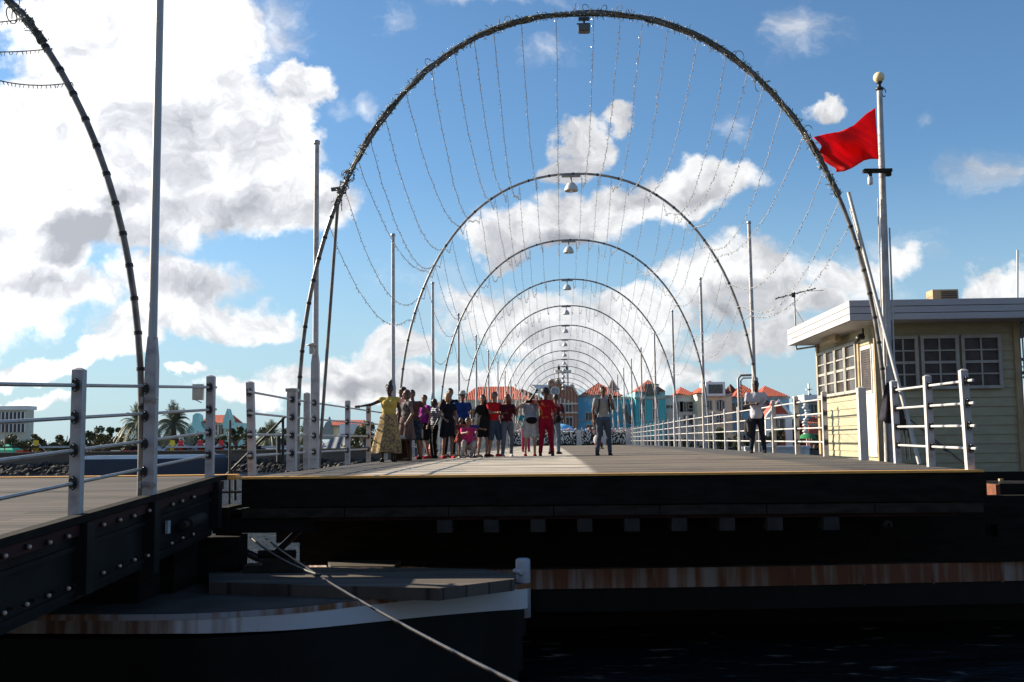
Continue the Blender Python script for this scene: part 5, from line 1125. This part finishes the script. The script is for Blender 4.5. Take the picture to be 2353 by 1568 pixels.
def person(label,vx,H,s,u=None,rz=0,skin='tan',hair='black',hairstyle='short',top=None,sleeve=.5,bottom=None,btype='trousers',blen=1.,shoe=None,armL=None,armR=None,legs=None,lean=(0,0),build=1.,female=False,hat=None,crouch=False,headturn=0,zoff=0,long_top=0,group='people waiting on the span',extras=None):
    # local frame: x right as seen from the front viewer, -y towards the viewer (facing), z up; unit figure 1.75 m tall
    k=H/1.75; vr=random.Random(int(vx*7))
    if not crouch and legs is None:
        ww=vr.uniform(-.035,.035); st_=vr.uniform(-.07,.07); legs=((-.10-abs(st_)*.3,-.03-max(0,st_),-.11-abs(st_)*.5,-st_*.8),(.10+abs(st_)*.2,-.03-max(0,-st_),.11+abs(ww),st_*.8))
        if lean==(0,0): lean=(ww,vr.uniform(-.04,.02))
    if rz==0: rz=vr.choice((vr.uniform(-1.1,-.4),vr.uniform(-.3,.3),vr.uniform(.3,.9)))
    if headturn==0: headturn=vr.uniform(-.6,.6)
    if armL is None: e_=vr.uniform(0,1); armL=((-.07-.05*e_,.03-.05*e_,-.26+.02*e_),(.02+.08*e_,-.07-.12*e_,-.24+.12*e_))
    if armR is None: e_=vr.uniform(0,1)**2; armR=((.07+.05*e_,.03,-.26),(-.02-.10*e_,-.06-.12*e_,-.24+.14*e_))
    if u is None:
        p,q=skyxy(vx,1045); y=s/(cos(TH)+p*sin(TH)); x=p*y; u=x*cos(TH)-y*sin(TH)
    root=thing('person',label,'person',wb(u,s,deck(u,s)+zoff),BR+rz,group)
    b=build; hip=.93; 
    if crouch: hip=.34
    pel=V((0,0,hip)); lx,ly=lean
    chest=V((lx*.7,ly*.7,hip+.36)); neck=V((lx,ly,hip+.54)); head=V((lx*1.15,ly*1.2-.015,hip+.70))
    sw=(.165 if female else .19)*(.9+.1*b)
    SL=V((-sw+lx,ly,hip+.485)); SR=V((sw+lx,ly,hip+.485))
    def off(sh,a): return [sh+V(a[0]),sh+V(a[0])+V(a[1])]
    armL=armL or ((-.06,.02,-.27),(.01,-.06,-.25)); armR=armR or ((.06,.02,-.27),(-.01,-.06,-.25))
    EL,WL=off(SL,armL); ER,WR=off(SR,armR)
    hl,hr=V((-.09,0,hip-.03)),V((.09,0,hip-.03))
    if crouch: kl,al,kr,ar_=V((-.15,-.38,.46)),V((-.13,-.06,.09)),V((.15,-.38,.44)),V((.13,-.06,.09))
    else:
        lg=legs or ((-.105,-.02,-.11,.02),(.105,-.02,.11,.02)); 
        kl=V((lg[0][0],lg[0][1],.50)); al=V((lg[0][2],lg[0][3],.09)); kr=V((lg[1][0],lg[1][1],.50)); ar_=V((lg[1][2],lg[1][3],.09))
    hw=(.145 if female else .13)*b
    def torso(mb,e=0,lower=True):
        M3=None
        mb.ball(chest,(.155*b+e,.105*b+e,.17),14,10); mb.ball(chest+V((0,0,-.14)),(.135*b+e,.10*b+e,.14),14,8); mb.ball(pel+V((0,.01,.06)),(hw+.01+e,.11*b+e,.13),14,8)
        mb.cap(SL+V((.02,0,-.022)),neck+V((-.03,0,-.055)),.047+e*.8,.052+e*.6); mb.cap(SR+V((-.02,0,-.022)),neck+V((.03,0,-.055)),.047+e*.8,.052+e*.6); mb.cap(SL+V((.05,0,-.06)),SR+V((-.05,0,-.06)),.06+e,.06+e); mb.cap(chest+V((0,0,.05)),neck+V((0,0,-.03)),.11+e*.6,.06+e*.4)
        if female: mb.ball(chest+V((-.065,-.075*b,.03)),.065+e,8,6); mb.ball(chest+V((.065,-.075*b,.03)),.065+e,8,6)
        if b>1.15: mb.ball(chest+V((0,-.06*b,-.2)),(.13*b+e,.10*b+e,.13),12,8)
    def arm(mb,S,E,W_,e=0,f0=0,f1=2.):
        e=e*.8
        if f1>=1: mb.cap(S+V((0,0,-.018)),E,.046*(.8+.2*b)+e*.8,.036+e*.8)
        else: mb.cap(S,S.lerp(E,f1),.052*(.8+.2*b)+e,.052-.012*f1+e*1.15)
        if f1>1: mb.cap(E,E.lerp(W_,min(1,f1-1)),.038+e,.038-.014*min(1,f1-1)+e)
    def leg(mb,h_,k_,a_,e=0,f1=2.):
        if f1>=1: mb.cap(h_,k_,.085*b+e,.054+e); mb.cap(k_,k_.lerp(a_,min(1,f1-1)),.054+e,.054-.020*min(1,f1-1)+e); 
        else: mb.cap(h_,h_.lerp(k_,f1),.085*b+e,.085*b-.03*f1+e*1.1)
        if f1>=1.6: mb.ball(k_.lerp(a_,.35)+V((0,.015,0)),(.052+e,.055+e,.11),8,6)
    mb=MB(); torso(mb)
    for S,E,W_ in ((SL,EL,WL),(SR,ER,WR)):
        arm(mb,S,E,W_); d=(W_-E).normalized(); mb.ball(W_+d*.045,.034,8,6); mb.ball(W_+d*.07,.030,8,6)
    for h_,k_,a_ in ((hl,kl,al),(hr,kr,ar_)):
        leg(mb,h_,k_,a_); mb.cap(a_+V((0,.02,-.04)),a_+V((0,-.13,-.06)),.038,.028)
    mb.cap(neck+V((0,.005,-.06)),head+V((0,.015,-.05)),.052,.046)
    # head
    HM=Matrix.Rotation(headturn,3,'Z'); hp=lambda x,y,z: head+HM@V((x,y,z))
    mb.ball(head,(.073,.090,.105),14,10,HM); mb.ball(hp(0,-.03,-.06),(.050,.052,.055),10,8,HM); mb.ball(hp(0,-.088,-.012),(.013,.020,.024),8,6,HM)
    mb.ball(hp(0,-.078,.032),(.05,.014,.012),8,6,HM); mb.ball(hp(-.075,.005,-.005),(.010,.02,.032),6,6,HM); mb.ball(hp(.075,.005,-.005),(.010,.02,.032),6,6,HM); mb.ball(hp(0,-.07,-.095),(.02,.02,.016),6,6,HM)
    me=remeshed(mb,.0135,[SK[skin],EYE,LIP],'body',1)
    ex=MB()
    ex.cur=1
    for sx in (-.03,.03): ex.ball(hp(sx,-.082,.012),(.013,.008,.008),8,5,HM); ex.ball(hp(sx,-.088,.036),(.019,.006,.005),8,4,HM)
    ex.cur=2; ex.ball(hp(0,-.083,-.052),(.024,.010,.008),8,5,HM); ex.cur=0
    for W_,E,sg in ((WL,EL,-1),(WR,ER,1)):       # five fingers
        d=(W_-E).normalized(); sd=d.cross(V((0,1,0))); 
        if sd.length<.2: sd=d.cross(V((1,0,0)))
        sd.normalize(); up=d.cross(sd).normalized(); base=W_+d*.085
        for i,(o_,l_) in enumerate(((-.027,.058),(-.009,.070),(.009,.066),(.026,.05))):
            p0=base+sd*o_*.9-d*.01; p1=p0+d*l_*.5; p2=p1+(d*.75+up*.55*(1 if up.y<0 else -1)).normalized()*l_*.5; ex.tube([p0,p1,p2],[.0095,.0088,.0065],6)
        p0=W_+d*.03-sd*sg*.024*(1 if sd.x>0 else -1); p1=p0+(d*.6-sd*sg*(1 if sd.x>0 else -1)*.8).normalized()*.035; ex.tube([p0,p1,p1+d*.028],[.012,.011,.008],6)
    join_extra(me,ex,True)
    def addm(m_,name,parent=root): o=bpy.data.objects.new(name,m_); C.objects.link(o); o.parent=parent; o.scale=(k,k,k); return o
    addm(me,'body')
    # top
    if top:
        mb=MB(); torso(mb,.016)
        if long_top: mb.cap(pel+V((0,0,.05)),pel+V((0,0,.05-long_top)),hw+.02,hw+.045,14)
        if sleeve>0:
            for S,E,W_ in ((SL,EL,WL),(SR,ER,WR)): arm(mb,S,E,W_,.016,0,sleeve)
        me=remeshed(mb,.016,[top],'shirt',2); bm=bmesh.new(); bm.from_mesh(me)
        cut=hip-.04-long_top
        bmesh.ops.bisect_plane(bm,geom=bm.verts[:]+bm.edges[:]+bm.faces[:],plane_co=(0,0,cut),plane_no=(0,0,1),clear_inner=True)
        bmesh.ops.bisect_plane(bm,geom=bm.verts[:]+bm.edges[:]+bm.faces[:],plane_co=neck+V((0,0,-.015)),plane_no=(0,.25,1),clear_outer=True)
        for v in bm.verts:
            nz=mnoise.noise(v.co*9+V((vx,0,0))); v.co+=V((nz*.008,nz*.006,0))
        bm.to_mesh(me); bm.free(); addm(me,'shirt' if btype!='dress' else 'dress')
    if bottom:
        if btype in('trousers','shorts'):
            mb=MB(); mb.ball(pel+V((0,.01,.03)),(hw+.02,.115*b+.012,.13),14,8)
            f=2*blen
            for h_,k_,a_ in ((hl,kl,al),(hr,kr,ar_)): leg(mb,h_,k_,a_,.018 if btype=='trousers' else .026,f)
            if btype=='shorts' and f<1:
                for h_,k_ in ((hl,kl),(hr,kr)): mb.cap(h_.lerp(k_,.2),h_.lerp(k_,f),.105*b,.098*b)
            me=remeshed(mb,.016,[bottom],'trousers',2)
            for v in me.vertices:
                nz=mnoise.noise(v.co*11+V((vx,3,0))); v.co+=V((nz*.007,nz*.006,0))
            addm(me,'trousers' if btype=='trousers' else 'shorts')
        else:
            mb=MB(); n=40; z0=hip+.14; z1=hip+.14-blen; pr=[];vs=[];fs=[];R0=hw+.012;R1=(.21 if btype=='dress' else .155+.20*blen)*(.9+.1*b); J=12
            for j in range(J+1):
                f=j/J
                for i in range(n):
                    a=2*pi*i/n; r=R0+(R1-R0)*f**.8+.035*f*sin(a*7+f*2+vx)*(1 if btype=='skirt' else .3)+.012*f*sin(a*13)
                    fl=.85 if f<.3 else .8
                    vs.append((cos(a)*r+(-.04*f if btype=='skirt' else 0),sin(a)*r*fl,z0+(z1-z0)*f+(.02*sin(a*3) if j==J else 0)))
            for j in range(J):
                for i in range(n): fs.append((j*n+i,j*n+(i+1)%n,(j+1)*n+(i+1)%n,(j+1)*n+i))
            mb.add(vs,fs,True); addm(mb.mesh('skirt',bottom),'skirt')
    if shoe:
        for a_ in (al,ar_):
            mb=MB(); mb.cap(a_+V((0,.035,-.048)),a_+V((0,-.10,-.055)),.046,.040); mb.cap(a_+V((0,-.09,-.06)),a_+V((0,-.155,-.064)),.042,.030); mb.b2(a_.x-.042,a_.x+.042,a_.y-.17,a_.y+.07,0.0,.02)
            addm(remeshed(mb,.013,[shoe],'shoe',1),'shoe')
    hm=HR[hair]; mb=MB()
    if hairstyle=='short': mb.ball(hp(0,.018,.030),(.084,.090,.098),14,10,HM)
    elif hairstyle=='afro': mb.ball(hp(0,.03,.045),(.125,.12,.125),14,10,HM)
    elif hairstyle=='bun':
        mb.ball(hp(0,.018,.030),(.084,.090,.098),14,10,HM); mb.ball(hp(.0,.03,.135),(.055,.055,.06),10,8,HM); mb.ball(hp(.02,.03,.185),(.035,.035,.04),10,8,HM); mb.ball(hp(-.06,.0,.085),(.05,.05,.035),10,8,HM)
    elif hairstyle=='long':
        mb.ball(hp(0,.018,.030),(.088,.092,.10),14,10,HM); mb.cap(hp(-.06,.05,.0),hp(-.075,.06,-.22),.05,.035); mb.cap(hp(.06,.05,.0),hp(.075,.06,-.22),.05,.035); mb.cap(hp(0,.07,.0),hp(0,.085,-.26),.06,.045)
    elif hairstyle=='bob':
        mb.ball(hp(0,.02,.032),(.094,.098,.10),14,10,HM); mb.cap(hp(-.065,.02,.0),hp(-.07,.02,-.08),.042,.036); mb.cap(hp(.065,.02,.0),hp(.07,.02,-.08),.042,.036); mb.ball(hp(0,.06,-.04),(.085,.05,.08),10,8,HM)
    me=remeshed(mb,.015,[hm],'hair',1)
    bm=bmesh.new(); bm.from_mesh(me)
    Hi=HM.inverted(); rm_=[v for v in bm.verts if (lambda q:(q.y<-.050 and q.z<.048 and abs(q.x)<.068))(Hi@(v.co-head))]
    bmesh.ops.delete(bm,geom=rm_,context='VERTS')
    for v in bm.verts: v.co+=V((1,1,1))*mnoise.noise(v.co*28)*.006
    bm.to_mesh(me); bm.free(); addm(me,'hair')
    if hat:
        mb=MB(); c=hp(0,.0,.075); mb.lathe(c,[(.001,.085),(.06,.08),(.082,.05),(.088,.0),(.10,-.01),(.145,-.025),(.145,-.032),(.088,-.012)],18); addm(mb.mesh('hat',hat),'hat')
    if extras:
        for nm,pts,r_,m_ in extras:
            mb=MB(); pts=[V(p) for p in pts]; 
            if isinstance(r_,tuple): mb.ball(pts[0],r_,12,8)
            else: mb.tube(pts,r_,8)
            addm(mb.mesh(nm,m_),nm)
    return root
navy=cloth('dark_navy_cloth',(.012,.013,.022)); blk=cloth('black_cloth',(.010,.009,.010)); shb=cloth('black_shoe_leather',(.012,.011,.011)); shr=cloth('red_shoe_cloth',(.50,.03,.04)); shw=cloth('pale_shoe_cloth',(.45,.42,.40)); jean=cloth('denim',(.055,.085,.13),sc_=12); jeang=cloth('grey_denim',(.13,.15,.19),sc_=12); dj=cloth('dark_denim',(.018,.022,.035))
def ps(vx,Z): return vx
# woman in yellow with one arm on the rail
person('woman in yellow top and long patterned skirt, one arm on the rail',893,1.63,21.9,rz=.02,skin='dark',hairstyle='bun',female=True,build=1.12,top=cloth('yellow_cotton',(.72,.50,.12)),sleeve=.12,bottom=cloth('patterned_gold_cotton',(.55,.38,.16),(.20,.15,.10),22,(.42,.58)),btype='skirt',blen=.86,shoe=shb,armL=((-.24,-.02,-.12),(-.25,.02,-.035)),armR=((.07,.03,-.27),(-.04,.05,-.24)),headturn=-.35,group='people waiting on the left side of the span')
G='people waiting on the left side of the span'
person('man mostly hidden behind the woman in yellow, only head and shoulders showing',923,1.66,23.6,skin='brown',top=cloth('wine_cloth',(.08,.02,.03)),bottom=navy,shoe=shb,headturn=-.3,group=G)
person('woman in grey patterned dress with tan skirt standing right behind the woman in yellow',934,1.56,23.0,skin='tan',hair='brown',hairstyle='bob',female=True,build=1.1,top=cloth('grey_print',(.22,.20,.20),(.06,.05,.055),40,(.45,.55)),sleeve=.15,bottom=cloth('dusty_skirt_cloth',(.17,.11,.10)),btype='skirt',blen=.55,shoe=shw,armR=((.1,.02,-.26),(-.05,-.12,-.2)),group=G)
person('person with sunglasses in brown top and dark blue shorts with a hand at the waist',951,1.62,24.2,skin='brown',hair='black',build=1.05,top=cloth('brown_cotton',(.16,.07,.055)),sleeve=.3,bottom=cloth('blue_check_cloth',(.05,.08,.12),(.015,.02,.03),30,(.45,.55)),btype='shorts',blen=.42,shoe=shb,armR=((.19,.02,-.2),(-.14,-.08,-.16)),group=G)
person('woman in bright purple top and black shorts, sunglasses on',976,1.54,25.2,skin='tan',hair='brown',hairstyle='short',female=True,build=1.2,top=cloth('purple_cotton',(.30,.015,.26)),sleeve=.35,bottom=blk,btype='shorts',blen=.38,shoe=shr,group=G)
person('person in navy and white striped shirt and black trousers beside the woman in purple',997,1.46,25.6,skin='dark',female=True,top=stripes('navy_white_stripes',(.012,.014,.03),(.42,.44,.48),5.5),sleeve=.8,bottom=blk,shoe=shb,group=G)
person('tall dark haired man in dark shirt standing behind the blonde woman',1032,1.80,27.4,skin='tan',top=navy,sleeve=.5,bottom=blk,shoe=shb,build=1.1,headturn=-.5,group=G)
person('blonde woman in short black dress and red shoes, seen from the side',1028,1.57,25.3,rz=.6,skin='tan',hair='blonde',hairstyle='bob',female=True,build=1.1,top=cloth('charcoal_cloth',(.016,.016,.024)),sleeve=.35,bottom=cloth('charcoal_cloth',(.016,.016,.024)),btype='dress',blen=.50,shoe=shr,headturn=.5,group=G)
person('man in white hat and blue sports shirt behind the crouching pair',1062,1.66,26.6,skin='brown',top=cloth('royal_blue_cloth',(.02,.06,.24)),sleeve=.55,bottom=navy,btype='shorts',blen=.5,shoe=shb,build=1.25,hat=cloth('white_hat_straw',(.60,.57,.50)),headturn=-.3,group=G)
person('crouching person in bright pink shirt in front of the standing group',1072,1.45,24.9,rz=.3,skin='tan',hair='brown',female=True,top=cloth('hot_pink_cloth',(.60,.04,.17)),sleeve=.6,bottom=cloth('pale_grey_cloth',(.34,.34,.38)),btype='trousers',shoe=shw,crouch=True,lean=(.0,-.22),armL=((-.05,-.2,-.12),(.08,-.16,.02)),armR=((.05,-.2,-.12),(-.06,-.16,.02)),headturn=.4,group=G)
person('small child with red headband standing just left of the crouching pair',1060,.98,25.6,skin='tan',hair='brown',hairstyle='bob',female=True,top=cloth('coral_cloth',(.45,.10,.08)),sleeve=.3,bottom=cloth('coral_cloth',(.45,.10,.08)),btype='skirt',blen=.4,shoe=shw,group=G)
person('small child in blue shirt between the crouching person and the woman in black',1087,.95,25.4,skin='tan',hair='brown',top=cloth('violet_blue_cloth',(.05,.04,.20)),sleeve=.5,bottom=cloth('rose_cloth',(.42,.10,.16)),btype='shorts',blen=.55,shoe=shb,armR=((.12,-.1,-.12),(.22,-.05,-.03)),group=G)
person('woman in loose black top and black shorts with her arm held out',1109,1.56,26.2,skin='tan',hair='black',hairstyle='long',female=True,build=1.2,top=cloth('black_knit',(.016,.014,.014)),sleeve=1.3,long_top=.12,bottom=blk,btype='shorts',blen=.32,shoe=shb,armL=((-.16,-.05,-.18),(-.17,-.08,.02)),headturn=-.9,group=G)
person('man in red polo shirt, denim shorts and red shoes, seen from the side',1135,1.63,26.3,rz=.8,skin='tan',hair='brown',top=cloth('scarlet_cloth',(.58,.012,.02)),sleeve=.6,bottom=cloth('denim_shorts_cloth',(.05,.075,.11)),btype='shorts',blen=.5,shoe=shr,build=1.15,lean=(-.03,-.05),armL=((-.05,-.12,-.24),(.06,-.2,.0)),headturn=-1.2,group=G)
person('long haired woman in dark red top and tight grey jeans looking at her hands',1166,1.57,26.4,rz=.25,skin='brown',hair='auburn',hairstyle='long',female=True,top=cloth('maroon_cloth',(.09,.012,.02)),sleeve=.9,bottom=jeang,shoe=shw,armL=((-.04,-.1,-.25),(.08,-.2,.05)),armR=((.07,-.06,-.25),(-.02,-.22,.14)),group=G)
person('woman in grey striped shirt and white shorts with both arms raised taking a picture',1219,1.58,26.4,rz=.12,skin='light',hair='brown',hairstyle='short',female=True,build=1.2,top=stripes('grey_blue_stripes',(.12,.15,.19),(.30,.33,.37),9),sleeve=.5,bottom=cloth('white_shorts_cloth',(.55,.54,.52)),btype='shorts',blen=.38,shoe=shr,armL=((-.17,-.08,-.07),(.16,-.18,.13)),armR=((.12,-.1,-.08),(-.12,-.18,.13)),group=G,extras=[('waist_bag',[(.03,-.17,.99)],(.16,.07,.10),blk)])
person('woman in red and orange outfit shading her eyes with a raised hand',1255,1.68,26.3,rz=.06,skin='dark',hair='black',hairstyle='afro',female=True,build=1.1,top=cloth('red_orange_print',(.60,.16,.03),(.40,.008,.02),7,(.5,.62)),sleeve=1.,bottom=cloth('crimson_cloth',(.34,.006,.03)),shoe=shb,armL=((-.26,-.04,.0),(.15,-.12,.22)),armR=((.09,.03,-.26),(-.02,-.08,-.22)),legs=((-.11,-.0,-.15,.02),(.12,0,.17,.02)),group=G)
person('man in dark red shirt with satchel half hidden behind the woman in red',1275,1.66,29.0,skin='brown',top=cloth('dull_red_cloth',(.11,.02,.03)),sleeve=.8,bottom=cloth('light_jeans_cloth',(.14,.18,.24)),shoe=shb,rz=2.6,group=G,extras=[('satchel',[(-.16,.1,1.02)],(.13,.08,.12),blk)])
person('woman in pink and teal passing behind the crowd near the centre',1208,1.5,36.0,skin='brown',female=True,top=cloth('teal_cloth',(.03,.22,.26)),bottom=cloth('raspberry_cloth',(.35,.03,.08)),shoe=shb,group=G)
# boy with hand at his face
person('boy in grey shirt with backpack straps, jeans and sneakers, one hand at his mouth',1388,1.66,25.4,rz=.15,skin='brown',top=cloth('pale_grey_shirt',(.40,.38,.36)),sleeve=.5,bottom=cloth('faded_denim',(.075,.10,.14),sc_=12),shoe=shb,armR=((.06,-.10,-.24),(-.10,-.14,.26)),armL=((-.07,.03,-.27),(.02,-.04,-.25)),legs=((-.12,.0,-.17,.02),(.13,0,.16,.02)),headturn=.2,group='people standing on the right half of the span',extras=[('backpack_strap',[(-.12,-.10,1.44),(-.13,-.14,1.28),(-.16,-.08,1.08)],.018,blk),('backpack_strap',[(.12,-.10,1.44),(.13,-.14,1.28),(.16,-.08,1.08)],.018,blk),('backpack',[(0,.2,1.22)],(.17,.10,.24),navy),('shirt_hem',[(0,0,.93)],(.155,.125,.05),cloth('blue_hem_cloth',(.06,.14,.30)))])
person('person in dark clothes walking far off behind the boy',1377,1.6,41,skin='brown',top=cloth('wine_cloth',(.08,.02,.03)),bottom=blk,shoe=shb,group='people standing on the right half of the span')
# man at the right rail
mr=person('man in white shirt and dark jeans leaning his forearms on the right railing',1741,1.72,25.2,rz=-.15,skin='dark',top=cloth('white_shirt_cloth',(.60,.60,.68)),sleeve=.55,long_top=.06,bottom=dj,shoe=shb,armL=((-.05,-.08,-.26),(.22,-.14,.03)),armR=((.10,-.08,-.24),(-.06,-.2,.03)),legs=((-.10,.0,-.14,.05),(.12,.0,.17,.02)),headturn=-.25,group='people standing on the right half of the span')
# things held or resting
def bthing2(name,label,cat,vx,s,z,y=0): p,q=skyxy(vx,1000); Y=s; return thing(name,label,cat,(p*Y,Y,z),0)
t=bthing2('shoulder_bag','dark grey shoulder bag hanging beside the man at the right rail','bag',1722,25.0,3.02); mb=MB(); mb.ball((0,0,0),(.13,.09,.24),12,8); mb.build('bag_body',cloth('charcoal_bag_cloth',(.05,.05,.055)),t); mb=MB(); mb.tube([(0,0,.2),(.1,0,.5),(.16,0,.62)],.015); mb.tube([(-.06,-.08,.1),(-.05,-.10,-.1)],.018); mb.build('strap',cloth('grey_strap_cloth',(.25,.25,.26)),t)
t=bthing2('handbag','white crumpled bag held low beside the woman in grey print','bag',912,22.9,2.86); mb=MB(); mb.ball((0,0,0),(.20,.08,.07),12,8); mb.build('bag_body',cloth('white_bag_cloth',(.50,.48,.46)),t); mb=MB(); mb.tube([(-.12,0,.03),(0,0,.16),(.12,0,.03)],.01); mb.build('strap',blk,t)
t=bthing2('tan_box','brown open wooden box standing on the planks behind the long skirt','box',922,22.9,2.37); mb=MB(); mb.b2(-.22,-.19,-.15,.15,0,.44); mb.b2(.19,.22,-.15,.15,0,.44); mb.b2(-.19,.19,.12,.15,0,.44); mb.b2(-.19,.19,-.15,.12,0,.03); mb.build('box_body',cloth('brown_board',(.10,.065,.04)),t); mb=MB(); mb.b2(-.24,.24,-.17,.17,.44,.47); mb.build('lid',cloth('brown_board',(.10,.065,.04)),t)
t=bthing2('shopping_bag','white and red plastic bag held low behind the boy','bag',1375,40.8,2.75); mb=MB(); mb.ball((0,0,0),(.2,.12,.22),10,8); mb.build('bag_body',cloth('white_plastic',(.60,.55,.56)),t); mb=MB(); mb.ball((0,-.03,-.14),(.16,.11,.10),10,6); mb.build('bag_bottom',cloth('red_plastic',(.40,.03,.05)),t)
t=bthing2('phone','small dark phone held up by the woman in striped shirt','phone',1217,26.05,3.74); mb=MB(); mb.b2(-.07,.07,-.006,.006,-.035,.035); mb.build('phone_body',blk,t); mb=MB(); mb.ball((.045,.009,.015),.008,6,4); mb.build('phone_lens',MT['glass'],t)
